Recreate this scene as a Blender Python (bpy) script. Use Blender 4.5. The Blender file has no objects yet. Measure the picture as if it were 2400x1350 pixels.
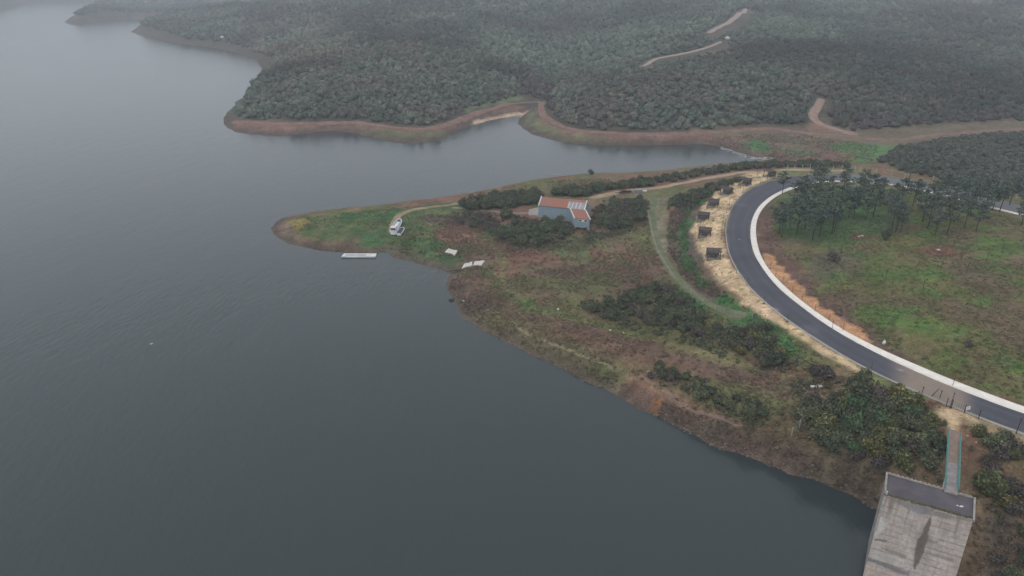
import bpy, math, random
import numpy as np
from mathutils import Vector, Matrix

random.seed(7); RNG = np.random.default_rng(7)
R = math.radians
scene = bpy.context.scene
COL = scene.collection

# ------------------------------------------------------------------ camera
CAM_H, PITCH, FPX = 78.0, 24.0, 1650.0           # metres, degrees below horizontal, focal length in photo pixels
cam_d = bpy.data.cameras.new('camera'); cam = bpy.data.objects.new('camera', cam_d); COL.objects.link(cam)
cam.location = (0, 0, CAM_H); cam.rotation_euler = (R(90 - PITCH), 0, 0)
cam_d.sensor_width = 36.0; cam_d.lens = FPX / 2400 * 36.0
cam_d.clip_start = 0.5; cam_d.clip_end = 20000
scene.camera = cam

# ------------------------------------------------------------------ sky, sun, exposure
SUN_EL, SUN_AZ = 52.0, 215.0
world = bpy.data.worlds.new('World'); scene.world = world; world.use_nodes = True
wn = world.node_tree; wn.nodes.clear()
w_out = wn.nodes.new('ShaderNodeOutputWorld'); w_bg = wn.nodes.new('ShaderNodeBackground')
w_sky = wn.nodes.new('ShaderNodeTexSky'); w_hsv = wn.nodes.new('ShaderNodeHueSaturation')
w_sky.sky_type = 'NISHITA'; w_sky.sun_disc = False
w_sky.sun_elevation = R(SUN_EL); w_sky.sun_rotation = R(SUN_AZ)
w_sky.air_density = 1.0; w_sky.dust_density = 4.0; w_sky.ozone_density = 1.0
w_hsv.inputs['Saturation'].default_value = 0.30
w_bg.inputs['Strength'].default_value = 0.15
w_mix = wn.nodes.new('ShaderNodeMix'); w_mix.data_type = 'RGBA'          # closed cloud deck over the clear sky
w_mix.inputs['Factor'].default_value = 0.78; w_mix.inputs['B'].default_value = (6.05, 6.50, 6.95, 1)
wn.links.new(w_sky.outputs[0], w_hsv.inputs['Color']); wn.links.new(w_hsv.outputs[0], w_mix.inputs['A']); wn.links.new(w_mix.outputs['Result'], w_bg.inputs['Color'])
wn.links.new(w_bg.outputs[0], w_out.inputs['Surface'])
sun_d = bpy.data.lights.new('sun', 'SUN'); sun = bpy.data.objects.new('sun', sun_d); COL.objects.link(sun)
sun_d.energy = 0.7; sun_d.angle = R(22); sun_d.color = (1.0, 0.97, 0.93)
sun.rotation_euler = (R(90 - SUN_EL), 0, R(180 - SUN_AZ)); sun.location = (0, -50, 200)
scene.view_settings.view_transform = 'Standard'; scene.view_settings.look = 'None'
scene.view_settings.exposure = 0.0; scene.view_settings.gamma = 1.0
HAZE_DENSITY = 0.00040

# ------------------------------------------------------------------ numeric helpers
CP, SP = math.cos(R(PITCH)), math.sin(R(PITCH))
def ray(px, py):
    xc = (np.asarray(px, float) - 1200) / FPX; yc = (675 - np.asarray(py, float)) / FPX
    return np.stack([xc, CP + yc * SP, -SP + yc * CP], -1)
def at_z(px, py, z):
    d = ray(px, py); t = (z - CAM_H) / d[..., 2]
    return np.stack([d[..., 0] * t, d[..., 1] * t, np.broadcast_to(z, t.shape) * 1.0], -1)
def at_y(px, py, Y):
    d = ray(px, py); t = Y / d[..., 1]
    return np.stack([d[..., 0] * t, d[..., 1] * t, CAM_H + d[..., 2] * t], -1)
def proj(p):
    p = np.asarray(p, float); v = p[..., 2] - CAM_H
    dep = p[..., 1] * CP - v * SP; up = p[..., 1] * SP + v * CP
    return 1200 + FPX * p[..., 0] / dep, 675 - FPX * up / dep
def sstep(a, b, x):
    t = np.clip((x - a) / (b - a), 0, 1); return t * t * (3 - 2 * t)
def vnoise(x, y, seed=0):
    xi = np.floor(x).astype(np.int64); yi = np.floor(y).astype(np.int64)
    fx = x - xi; fy = y - yi; fx = fx * fx * (3 - 2 * fx); fy = fy * fy * (3 - 2 * fy)
    def h(a, b):
        v = (a * 374761393 + b * 668265263 + seed * 974711) & 0xffffffff
        v = ((v ^ (v >> 13)) * 1274126177) & 0xffffffff
        v = (v ^ (v >> 16)) & 0xffff
        return v / 65535.0
    return (h(xi, yi) * (1 - fx) + h(xi + 1, yi) * fx) * (1 - fy) + (h(xi, yi + 1) * (1 - fx) + h(xi + 1, yi + 1) * fx) * fy
def fbm(x, y, s, seed=0, o=4):
    a, t, r = 0.5, 0.0, 0.0; f = 1.0 / s
    for k in range(o):
        r = r + a * vnoise(x * f + 17.3 * k, y * f - 9.1 * k, seed + k); t += a; a *= 0.5; f *= 2.03
    return r / t
def seg_dist(x, y, poly, closed):
    P = np.asarray(poly, float)[:, :2]; n = len(P); d2 = np.full(x.shape, 1e18)
    for i in range(n if closed else n - 1):
        ax, ay = P[i]; bx, by = P[(i + 1) % n]; dx, dy = bx - ax, by - ay; L = dx * dx + dy * dy + 1e-12
        t = np.clip(((x - ax) * dx + (y - ay) * dy) / L, 0, 1)
        d2 = np.minimum(d2, (x - ax - t * dx) ** 2 + (y - ay - t * dy) ** 2)
    return np.sqrt(d2)
def inside(x, y, poly):
    P = np.asarray(poly, float)[:, :2]; n = len(P); c = np.zeros(x.shape, bool)
    for i in range(n):
        ax, ay = P[i]; bx, by = P[(i + 1) % n]
        if ay == by: continue
        c ^= ((ay > y) != (by > y)) & (x < (bx - ax) * (y - ay) / (by - ay) + ax)
    return c
def sdf(x, y, poly):
    d = seg_dist(x, y, poly, True); return np.where(inside(x, y, poly), d, -d)
def smooth_line(pts, n, it=2):
    P = np.asarray(pts, float)
    for _ in range(it):
        Q = np.empty((2 * len(P), P.shape[1])); Q[0::2] = P; Q[1::2] = P
        Q[1:-1:2] = 0.75 * P[:-1] + 0.25 * P[1:]; Q[2::2] = 0.25 * P[:-1] + 0.75 * P[1:]
        P = Q
    s = np.concatenate([[0], np.cumsum(np.linalg.norm(np.diff(P, axis=0), axis=1))])
    q = np.linspace(0, s[-1], n)
    return np.stack([np.interp(q, s, P[:, k]) for k in range(P.shape[1])], -1)

# ------------------------------------------------------------------ object helpers
def tag(o, label=None, cat=None, group=None, kind=None):
    if label: o['label'] = label
    if cat: o['category'] = cat
    if group: o['group'] = group
    if kind: o['kind'] = kind
    return o
def empty(name, loc, label, cat, group=None, rz=0.0):
    o = bpy.data.objects.new(name, None); COL.objects.link(o); o.location = tuple(loc); o.rotation_euler = (0, 0, rz)
    o.empty_display_size = 0.3
    return tag(o, label, cat, group)
def np_mesh(name, V, F, mat, color=None, smooth=False):
    V = np.asarray(V, np.float32); F = np.asarray(F, np.int32); k = F.shape[1]
    me = bpy.data.meshes.new(name)
    me.vertices.add(len(V)); me.vertices.foreach_set('co', V.ravel())
    me.loops.add(F.size); me.loops.foreach_set('vertex_index', F.ravel())
    me.polygons.add(len(F)); me.polygons.foreach_set('loop_start', np.arange(0, F.size, k, dtype=np.int32))
    if smooth: me.polygons.foreach_set('use_smooth', np.ones(len(F), bool))
    me.update(calc_edges=True)
    if color is not None:
        a = me.color_attributes.new('Col', 'FLOAT_COLOR', 'POINT')
        c = np.ones((len(V), 4), np.float32); c[:, :3] = color; a.data.foreach_set('color', c.ravel())
    if mat: me.materials.append(mat)
    return me
def link(name, me, parent=None):
    o = bpy.data.objects.new(name, me); COL.objects.link(o)
    if parent: o.parent = parent
    return o
class MB:
    """collects boxes, tubes, prisms and quads into one mesh"""
    def __init__(s): s.v = []; s.f = []
    def add(s, vs, fs):
        b = len(s.v); s.v += [tuple(map(float, p)) for p in vs]; s.f += [tuple(i + b for i in f) for f in fs]
    def hexa(s, b4, t4):
        s.add(list(b4) + list(t4), [(3, 2, 1, 0), (4, 5, 6, 7), (0, 1, 5, 4), (1, 2, 6, 5), (2, 3, 7, 6), (3, 0, 4, 7)])
    def box(s, c, d, rz=0.0, rx=0.0, ry=0.0):
        m = Matrix.Translation(c) @ Matrix.Rotation(rz, 4, 'Z') @ Matrix.Rotation(ry, 4, 'Y') @ Matrix.Rotation(rx, 4, 'X')
        x, y, z = d[0] / 2, d[1] / 2, d[2] / 2
        p = [m @ Vector(q) for q in ((-x, -y, -z), (x, -y, -z), (x, y, -z), (-x, y, -z), (-x, -y, z), (x, -y, z), (x, y, z), (-x, y, z))]
        s.hexa(p[:4], p[4:])
    def tube(s, a, b, r0, r1=None, n=8):
        r1 = r0 if r1 is None else r1; a = Vector(a); b = Vector(b); d = (b - a).normalized()
        u = d.orthogonal().normalized(); w = d.cross(u); vs = []
        for p, r in ((a, r0), (b, r1)):
            for k in range(n):
                t = 2 * math.pi * k / n; vs.append(p + u * (r * math.cos(t)) + w * (r * math.sin(t)))
        fs = [(k, (k + 1) % n, n + (k + 1) % n, n + k) for k in range(n)] + [tuple(range(n))[::-1], tuple(range(n, 2 * n))]
        s.add(vs, fs)
    def bar(s, a, b, w, h):
        a = Vector(a); b = Vector(b); d = (b - a).normalized(); up = Vector((0, 0, 1))
        sd = d.cross(up).normalized() * (w / 2) if abs(d.z) < 0.99 else Vector((w / 2, 0, 0)); uu = sd.cross(d).normalized() * (h / 2)
        q = [-sd - uu, sd - uu, sd + uu, -sd + uu]
        s.hexa([a + k for k in q], [b + k for k in q])
    def prism(s, poly, z0, z1):
        n = len(poly); vs = [(p[0], p[1], z0) for p in poly] + [(p[0], p[1], z1) for p in poly]
        s.add(vs, [tuple(range(n))[::-1], tuple(range(n, 2 * n))] + [(k, (k + 1) % n, n + (k + 1) % n, n + k) for k in range(n)])
    def lump(s, c, r, seed=0, sub=1, jag=0.25):
        rr = random.Random(seed); vs, fs = ICO[sub]
        s.add([(c[0] + v[0] * r[0] * (1 + jag * (rr.random() - .5) * 2), c[1] + v[1] * r[1] * (1 + jag * (rr.random() - .5) * 2), c[2] + v[2] * r[2] * (1 + jag * (rr.random() - .5) * 2)) for v in vs], fs)
    def build(s, name, mat, parent=None, smooth=False):
        me = bpy.data.meshes.new(name); me.from_pydata(s.v, [], s.f); me.update()
        if smooth:
            for p in me.polygons: p.use_smooth = True
        me.materials.append(mat); return link(name, me, parent)
import bmesh
ICO = {}
for _s in (1, 2, 3):
    _b = bmesh.new(); bmesh.ops.create_icosphere(_b, subdivisions=_s, radius=1.0)
    ICO[_s] = ([tuple(v.co) for v in _b.verts], [tuple(v.index for v in f.verts) for f in _b.faces]); _b.free()

# ------------------------------------------------------------------ materials
def new_mat(name):
    m = bpy.data.materials.new(name); m.use_nodes = True; nt = m.node_tree
    return m, nt, nt.nodes['Principled BSDF']
def N(nt, t, **kw):
    n = nt.nodes.new(t)
    for k, v in kw.items(): setattr(n, k, v)
    return n
def noise_node(nt, scale, detail=4, rough=0.6):
    tc = N(nt, 'ShaderNodeTexCoord'); n = N(nt, 'ShaderNodeTexNoise'); n.inputs['Scale'].default_value = scale
    n.inputs['Detail'].default_value = detail; n.inputs['Roughness'].default_value = rough
    nt.links.new(tc.outputs['Object'], n.inputs['Vector']); return n
def ramp(nt, src, lo, hi, p0=0.3, p1=0.7):
    r = N(nt, 'ShaderNodeMapRange'); r.inputs['From Min'].default_value = p0; r.inputs['From Max'].default_value = p1
    r.inputs['To Min'].default_value = lo; r.inputs['To Max'].default_value = hi
    nt.links.new(src, r.inputs['Value']); return r.outputs[0]
def mul_col(nt, col, val):
    m = N(nt, 'ShaderNodeVectorMath', operation='SCALE'); nt.links.new(col, m.inputs[0]); nt.links.new(val, m.inputs['Scale']); return m.outputs[0]
def plain(name, rgb, rough=0.8, var=0.25, scale=1.5, spec=0.3, metal=0.0, rgb2=None, bump=0.0):
    m, nt, b = new_mat(name); n = noise_node(nt, scale, 5)
    mx = N(nt, 'ShaderNodeMix', data_type='RGBA'); c2 = rgb2 or tuple(c * (1 - var) for c in rgb)
    c1 = rgb if rgb2 else tuple(min(1, c * (1 + var)) for c in rgb)
    mx.inputs['A'].default_value = (*c1, 1); mx.inputs['B'].default_value = (*c2, 1)
    nt.links.new(ramp(nt, n.outputs[0], 0, 1, .35, .65), mx.inputs['Factor']); nt.links.new(mx.outputs['Result'], b.inputs['Base Color'])
    b.inputs['Roughness'].default_value = rough; b.inputs['Specular IOR Level'].default_value = spec; b.inputs['Metallic'].default_value = metal
    if bump:
        bp = N(nt, 'ShaderNodeBump'); bp.inputs['Strength'].default_value = bump; bp.inputs['Distance'].default_value = 0.1
        nt.links.new(n.outputs[0], bp.inputs['Height']); nt.links.new(bp.outputs[0], b.inputs['Normal'])
    return m
def painted(name, rough=0.95, scales=((0.35, .75, 1.25), (2.2, .7, 1.3)), bump=0.4, dist=0.25, spec=0.15):
    """real surface colour from the mesh attribute, broken up by procedural noise"""
    m, nt, b = new_mat(name); a = N(nt, 'ShaderNodeVertexColor', layer_name='Col'); c = a.outputs[0]; last = None
    for s, lo, hi in scales:
        n = noise_node(nt, s, 5, .65); c = mul_col(nt, c, ramp(nt, n.outputs[0], lo, hi)); last = n
    nt.links.new(c, b.inputs['Base Color']); b.inputs['Roughness'].default_value = rough; b.inputs['Specular IOR Level'].default_value = spec
    if bump:
        bp = N(nt, 'ShaderNodeBump'); bp.inputs['Strength'].default_value = bump; bp.inputs['Distance'].default_value = dist
        nt.links.new(last.outputs[0], bp.inputs['Height']); nt.links.new(bp.outputs[0], b.inputs['Normal'])
    return m
def leafy(name, rgb, rgb2):
    """foliage: each leaf clump keeps its own tint (attribute), each plant its own (object random)"""
    m, nt, b = new_mat(name); a = N(nt, 'ShaderNodeVertexColor', layer_name='Col'); oi = N(nt, 'ShaderNodeObjectInfo')
    mx = N(nt, 'ShaderNodeMix', data_type='RGBA'); mx.inputs['A'].default_value = (*rgb, 1); mx.inputs['B'].default_value = (*rgb2, 1)
    nt.links.new(oi.outputs['Random'], mx.inputs['Factor'])
    mm = N(nt, 'ShaderNodeMix', data_type='RGBA', blend_type='MULTIPLY'); mm.inputs['Factor'].default_value = 1
    nt.links.new(mx.outputs['Result'], mm.inputs['A']); nt.links.new(a.outputs[0], mm.inputs['B'])
    nt.links.new(mm.outputs['Result'], b.inputs['Base Color']); b.inputs['Roughness'].default_value = 0.75; b.inputs['Specular IOR Level'].default_value = 0.2
    return m
M = {}
M['ground'] = painted('ground', scales=((0.12, .8, 1.2), (0.55, .7, 1.32), (2.6, .62, 1.4)), bump=0.7, dist=0.35)
M['path'] = painted('path', scales=((0.4, .8, 1.2), (2.0, .75, 1.25)), bump=0.3)
M['asphalt'] = painted('asphalt', rough=0.75, scales=((0.15, .88, 1.12), (0.9, .93, 1.07), (6.0, .9, 1.1)), bump=0.05, spec=0.35)
M['concrete_face'] = painted('concrete_face', rough=0.9, scales=((0.5, .85, 1.15), (3.0, .8, 1.2)), bump=0.15, dist=0.05)
M['foliage_stuff'] = painted('foliage_stuff', rough=0.8, scales=((0.02, .85, 1.15), (1.5, .8, 1.2)), bump=0)
M['pavement'] = plain('pavement', (.74, .68, .62), .85, .08, .7)
M['kerb'] = plain('kerb', (.36, .345, .33), .85, .1, 1.0)
M['concrete'] = plain('concrete', (.30, .275, .25), .9, .22, 1.2, bump=.2)
M['slab'] = plain('weathered_slab', (.19, .175, .155), .9, .25, 1.5)
M['bitumen'] = plain('bitumen', (.080, .068, .078), .7, .25, .35, .4)
M['moss'] = plain('moss', (.075, .07, .03), .95, .4, 2.5)
M['teal'] = plain('teal_paint', (.085, .225, .205), .55, .2, 3.0)
M['white'] = plain('white_paint', (.58, .58, .58), .5, .14, 1.0)
M['offwhite'] = plain('offwhite_panel', (.58, .54, .50), .7, .1, 1.2)
M['dark'] = plain('dark_opening', (.02, .021, .024), .6, .2)
M['greydeck'] = plain('grey_deck', (.20, .20, .21), .8, .15)
M['violetdeck'] = plain('violet_grey_deck', (.30, .29, .36), .7, .2, 1.5)
M['bluewall'] = plain('blue_grey_wall', (.21, .27, .31), .85, .14, .6)
M['roof_red'] = plain('rusty_roof', (.33, .128, .085), .8, .2, .9, rgb2=(.25, .145, .115))
M['roof_grey'] = plain('grey_roof_sheet', (.30, .28, .29), .6, .2, 1.0)
M['roof_pale'] = plain('pale_roof_sheet', (.50, .48, .50), .6, .1)
M['wood_dark'] = plain('dark_timber', (.05, .038, .036), .8, .35, 2.5)
M['wood_grey'] = plain('grey_timber', (.085, .072, .076), .8, .25, 2.5)
M['bark'] = plain('bark', (.045, .036, .03), .95, .3, 3.0)
M['stake'] = plain('stake_wood', (.07, .052, .04), .9, .3, 3.0)
M['post_pale'] = plain('pale_post', (.42, .39, .35), .9, .15, 2.0)
M['iron'] = plain('black_iron', (.02, .02, .022), .6, .2)
M['stone'] = plain('white_stone', (.50, .48, .45), .9, .12, 2.0)
M['rubble'] = plain('grey_rubble', (.29, .28, .27), .9, .25, 1.0)
M['twig'] = plain('reddish_twigs', (.20, .10, .07), .9, .4, 2.0)
M['straw'] = plain('straw', (.40, .30, .18), .9, .25, 2.0)
M['leaf_dark'] = leafy('leaf_dark', (.052, .068, .043), (.100, .106, .060))
M['leaf_olive'] = leafy('leaf_olive', (.115, .102, .042), (.085, .096, .042))
M['leaf_brown'] = leafy('leaf_brown', (.098, .080, .074), (.080, .070, .060))
M['leaf_fresh'] = leafy('leaf_fresh', (.055, .095, .045), (.060, .085, .045))
M['needle'] = leafy('needle', (.072, .102, .082), (.100, .125, .090))

# water: dark body, rippled glossy skin
m, nt, b = new_mat('water'); M['water'] = m
b.inputs['Base Color'].default_value = (.031, .040, .042, 1); b.inputs['Roughness'].default_value = 0.17; b.inputs['IOR'].default_value = 1.333
tc = N(nt, 'ShaderNodeTexCoord'); mp = N(nt, 'ShaderNodeMapping'); mp.inputs['Rotation'].default_value = (0, 0, R(-28)); mp.inputs['Scale'].default_value = (1.0, .38, 1)
nt.links.new(tc.outputs['Object'], mp.inputs['Vector'])
n1 = N(nt, 'ShaderNodeTexNoise'); n1.inputs['Scale'].default_value = .85; n1.inputs['Detail'].default_value = 3; n1.inputs['Roughness'].default_value = .55
n2 = N(nt, 'ShaderNodeTexNoise'); n2.inputs['Scale'].default_value = .16; n2.inputs['Detail'].default_value = 2
n3 = N(nt, 'ShaderNodeTexNoise'); n3.inputs['Scale'].default_value = .018; n3.inputs['Detail'].default_value = 3
for q in (n1, n2): nt.links.new(mp.outputs[0], q.inputs['Vector'])
nt.links.new(tc.outputs['Object'], n3.inputs['Vector'])
h1 = N(nt, 'ShaderNodeMath', operation='MULTIPLY_ADD'); h1.inputs[1].default_value = 1.3
nt.links.new(n2.outputs[0], h1.inputs[0]); nt.links.new(n1.outputs[0], h1.inputs[2])
bp = N(nt, 'ShaderNodeBump'); bp.inputs['Distance'].default_value = 0.11
nt.links.new(ramp(nt, n3.outputs[0], .6, 1.0, .35, .65), bp.inputs['Strength'])
nt.links.new(h1.outputs[0], bp.inputs['Height']); nt.links.new(bp.outputs[0], b.inputs['Normal'])

# ------------------------------------------------------------------ shoreline
SHORE_PX = [(2200, 1350), (2120, 1262), (2050, 1190), (2000, 1162), (1960, 1146), (1925, 1131), (1880, 1116), (1850, 1110), (1815, 1095), (1770, 1076), (1740, 1063), (1700, 1055), (1660, 1040),
 (1620, 1013), (1580, 995), (1540, 975), (1500, 960), (1470, 940), (1430, 916), (1415, 906), (1400, 908), (1370, 893), (1330, 868), (1290, 850), (1240, 828), (1200, 805), (1160, 785), (1120, 768),
 (1092, 748), (1081, 735), (1076, 715), (1060, 690), (1043, 672), (1050, 655), (1060, 640), (1030, 632), (1000, 622), (960, 612), (930, 605), (917, 597), (910, 590), (890, 590), (880, 596),
 (850, 595), (800, 592), (760, 588), (720, 582), (680, 572), (655, 560), (638, 546), (633, 534), (645, 521), (670, 510), (700, 502), (750, 496), (820, 488), (900, 482), (980, 474), (1060, 465),
 (1120, 452), (1180, 440), (1240, 428), (1310, 419), (1400, 413), (1460, 412), (1540, 411), (1610, 401), (1680, 391), (1740, 383), (1790, 378), (1806, 372), (1780, 368), (1750, 364), (1720, 355), (1690, 345), (1660, 338), (1600, 339),
 (1500, 341), (1420, 341), (1340, 337), (1290, 326), (1250, 315), (1225, 300), (1213, 287), (1218, 276), (1226, 268), (1200, 273), (1150, 281), (1115, 291), (1085, 302), (1055, 318), (1030, 328),
 (980, 335), (930, 334), (880, 325), (830, 311), (780, 306), (720, 312), (640, 318), (590, 315), (550, 308), (525, 294), (523, 276), (540, 258), (565, 240), (575, 225), (600, 205), (622, 182),
 (625, 172), (610, 152), (598, 138), (560, 125), (500, 112), (420, 103), (385, 95), (350, 88), (320, 79), (307, 74), (340, 68), (370, 62), (388, 53), (365, 46), (300, 45), (240, 48), (200, 55),
 (165, 57), (153, 52), (180, 42), (210, 28), (225, 18), (232, 10), (240, 3)]
sp = np.array(SHORE_PX, float)
shore = at_z(sp[:, 0], sp[:, 1], 0.0)[:, :2]
far_l = shore[-1]
shore = np.vstack([shore, [(far_l[0] + 40, far_l[1] + 500), (far_l[0] - 200, 4600), (9000, 9000), (9000, -200), (75, -200), (62, 30), (58, 55)]])
hl = at_z(np.array([0, 30, 58, 62, 115, 170, 236.]), np.array([26, 20, 12, 8, 5, 4, 3.]), 0.0)[:, :2]
hill_left = np.vstack([[(-9000, 1500), (-2500, 1330)], hl, [(hl[-1][0], 4600), (-9000, 9000)]])

# ------------------------------------------------------------------ terrain grid (fan shaped: fine near, coarse far)
ROWK = 1.0053
rows = 20 * ROWK ** np.arange(0, 1024); us = np.arange(-1.25, 1.4501, .0031)
GU, GY = np.meshgrid(us, rows); GX = GU * GY
ctl = []   # x, y, z
def cz(px, py, z): ctl.append(at_z(px, py, z))
def cy(px, py, Y): ctl.append(at_y(px, py, Y))
for q in [(700, 530, 1.8), (660, 535, 1.2), (760, 520, 2.2), (800, 560, 1.6), (850, 530, 2.6), (935, 540, 2.5), (900, 500, 2.8), (1000, 560, 2.4), (1000, 500, 3.4), (1100, 490, 4.2), (1200, 510, 4.6), (1150, 470, 3.8),
          (1060, 600, 2.0), (1120, 600, 2.6), (1110, 650, 2.2), (1200, 460, 4.2), (1300, 440, 4.2), (1400, 430, 4.6), (1300, 500, 5.0), (1270, 530, 4.6), (1370, 545, 3.9), (1450, 450, 6.0), (1420, 500, 5.4), (1530, 470, 6.5),
          (1540, 560, 6.0), (1480, 560, 5.0), (1300, 600, 3.9), (1400, 640, 4.6), (1500, 640, 5.4), (1590, 660, 6.4), (1560, 640, 6.0), (1700, 735, 6.8), (1650, 705, 6.6), (1800, 755, 7.6), (1630, 600, 8.6), (1640, 520, 8.9), (1690, 440, 8.6), (1600, 450, 7.4), (1620, 430, 7.4),
          (1540, 425, 5.6), (1650, 410, 7.0), (1740, 402, 8.2), (1200, 600, 3.0), (1150, 690, 2.4), (1200, 760, 2.2), (1300, 760, 3.2), (1300, 820, 2.4), (1400, 720, 4.2), (1500, 740, 5.0), (1600, 760, 5.6), (1500, 850, 3.8), (1420, 870, 2.6), (1550, 920, 3.0),
          (1700, 850, 5.2), (1620, 830, 4.8), (1850, 900, 6.6), (1780, 900, 5.8), (1750, 970, 4.6), (1680, 980, 3.8), (1900, 1000, 6.0), (1850, 1040, 4.4), (1950, 1070, 4.6), (2050, 1000, 8.2), (2000, 930, 8.6), (2120, 1000, 9.8), (2100, 1080, 6.5), (2060, 1140, 3.6), (2150, 1130, 6.0),
          (2200, 1050, 10.6), (2280, 1010, 11.6), (2350, 1080, 9.6), (2350, 1200, 6.0), (2330, 1290, 3.6), (2390, 1350, 4.0), (2290, 1350, 2.0), (2600, 1200, 9.0), (2600, 1060, 13.2), (3000, 1000, 15),
          (1830, 560, 10.6), (1900, 600, 11.4), (1850, 480, 10.8), (2000, 520, 12.0), (2000, 620, 12.4), (2200, 520, 12.2), (2200, 620, 13.6), (2380, 600, 14.2), (2380, 750, 14.6), (2200, 780, 13.2), (2050, 740, 12.0), (2380, 880, 13.8), (2600, 700, 15.5), (2600, 900, 15),
          (2300, 470, 10.2), (2390, 480, 10.0), (2600, 480, 11),
          (1900, 392, 9.4), (2050, 398, 9.8), (2100, 400, 9.8),
          (1840, 352, 1.4), (1900, 345, 2.0), (2000, 350, 3.2), (1850, 320, 2.4), (2000, 325, 3.6), (2080, 345, 4.2), (1950, 372, 2.6), (1850, 372, 1.6), (2150, 320, 4.4), (2400, 303, 5.2), (2250, 312, 4.8),
          (600, 290, 3.0), (700, 290, 3.2), (820, 284, 3.4), (930, 300, 3.4), (1040, 295, 3.4), (1150, 256, 3.2), (1210, 241, 3.0), (1262, 238, 3.0), (1275, 275, 3.2), (1310, 297, 3.4), (1450, 314, 3.6), (1600, 316, 3.6), (1720, 306, 3.6), (1900, 300, 4.4)]:
    cz(*q)
for q in [(2200, 392, 262), (2200, 350, 296), (2330, 330, 312), (2120, 370, 285), (2330, 420, 262), (2450, 360, 300),
          (300, 20, 1500), (400, 30, 1350), (380, 15, 1700), (500, 60, 1010), (480, 90, 905), (500, 20, 1300), (560, 110, 810), (620, 120, 770), (620, 60, 900), (640, 150, 620), (600, 250, 440), (700, 250, 418), (700, 200, 470), (700, 150, 545), (700, 100, 650), (700, 50, 850), (700, 0, 1200),
          (900, 250, 415), (900, 200, 457), (900, 150, 512), (900, 100, 600), (900, 50, 760), (900, 0, 1010), (1050, 230, 432), (1150, 200, 475), (1150, 150, 532), (1150, 100, 620), (1150, 50, 780), (1150, 0, 1000),
          (1270, 210, 500), (1310, 180, 550), (1360, 140, 640), (1420, 90, 780), (1330, 250, 415), (1350, 220, 440), (1500, 250, 398), (1500, 200, 442), (1500, 150, 505), (1500, 100, 620), (1500, 50, 800), (1500, 0, 1040),
          (1700, 250, 396), (1700, 200, 432), (1700, 150, 484), (1700, 100, 566), (1700, 50, 722), (1700, 0, 950), (2000, 250, 402), (2000, 200, 442), (2000, 150, 500), (2000, 100, 592), (2000, 50, 742), (2000, 0, 985),
          (2300, 250, 408), (2300, 200, 450), (2300, 150, 510), (2300, 100, 602), (2300, 50, 752), (2300, 0, 1000), (2600, 200, 450), (2600, 100, 600), (2600, 0, 1000), (3000, 100, 600), (3000, 230, 430)]:
    cy(*q)
for q in [(-900, 1500, 25), (-700, 2000, 55), (-300, 2200, 75), (300, 1500, 78), (1000, 1500, 80), (-300, 1500, 52), (0, 3500, 95), (2000, 3500, 100), (1500, 1800, 85), (-2500, 3500, 80), (-1500, 2700, 45), (4500, 3000, 95), (0, 1600, 75), (600, 2200, 90), (-1900, 1900, 40), (-3000, 2000, 55),
          (120, 40, 12), (200, 100, 14), (90, 60, 5), (-20, 1250, 55), (1200, 1000, 55), (900, 700, 34)]:
    ctl.append(np.array(q, float))
ctl = np.array(ctl)
def warp(x, y): return np.stack([x / y, np.log(y)], -1)
cw = warp(ctl[:, 0], ctl[:, 1]); n = len(ctl)
A = np.linalg.norm(cw[:, None] - cw[None], axis=-1); A[np.arange(n), np.arange(n)] -= 0.004
Pm = np.hstack([np.ones((n, 1)), cw]); S = np.block([[A, Pm], [Pm.T, np.zeros((3, 3))]])
sol = np.linalg.solve(S, np.concatenate([ctl[:, 2], np.zeros(3)]))
def rbf(x, y):
    q = warp(x, y); r = sol[n] + sol[n + 1] * q[..., 0] + sol[n + 2] * q[..., 1]
    for i in range(n): r = r + sol[i] * np.hypot(q[..., 0] - cw[i, 0], q[..., 1] - cw[i, 1])
    return r
H0 = rbf(GX, GY)
SD = np.maximum(sdf(GX, GY, shore), sdf(GX, GY, hill_left))
SD = SD + (fbm(GX, GY, 5.0, 3) - .5) * np.clip(1.2 + GY * .004, 0, 5)
bw = 4.5 + 0.022 * np.maximum(GY - 100, 0)
t = np.clip(SD / bw, 0, 1); bank = t * (1.6 - 0.6 * t)
hilly = sstep(350, 450, GY) * sstep(4, 14, H0)
Hn = H0 + hilly * (fbm(GX, GY, 110, 11, 3) - .5) * 22 * sstep(6, 34, H0)
Hn = Hn + (fbm(GX, GY, 9, 21, 4) - .5) * 1.1 * np.clip(SD / 8, 0, 1) * (GY < 420)
Z = np.where(SD > 0, np.maximum(Hn, .5) * bank + .02, np.clip(SD * .25, -6, 0))

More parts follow.
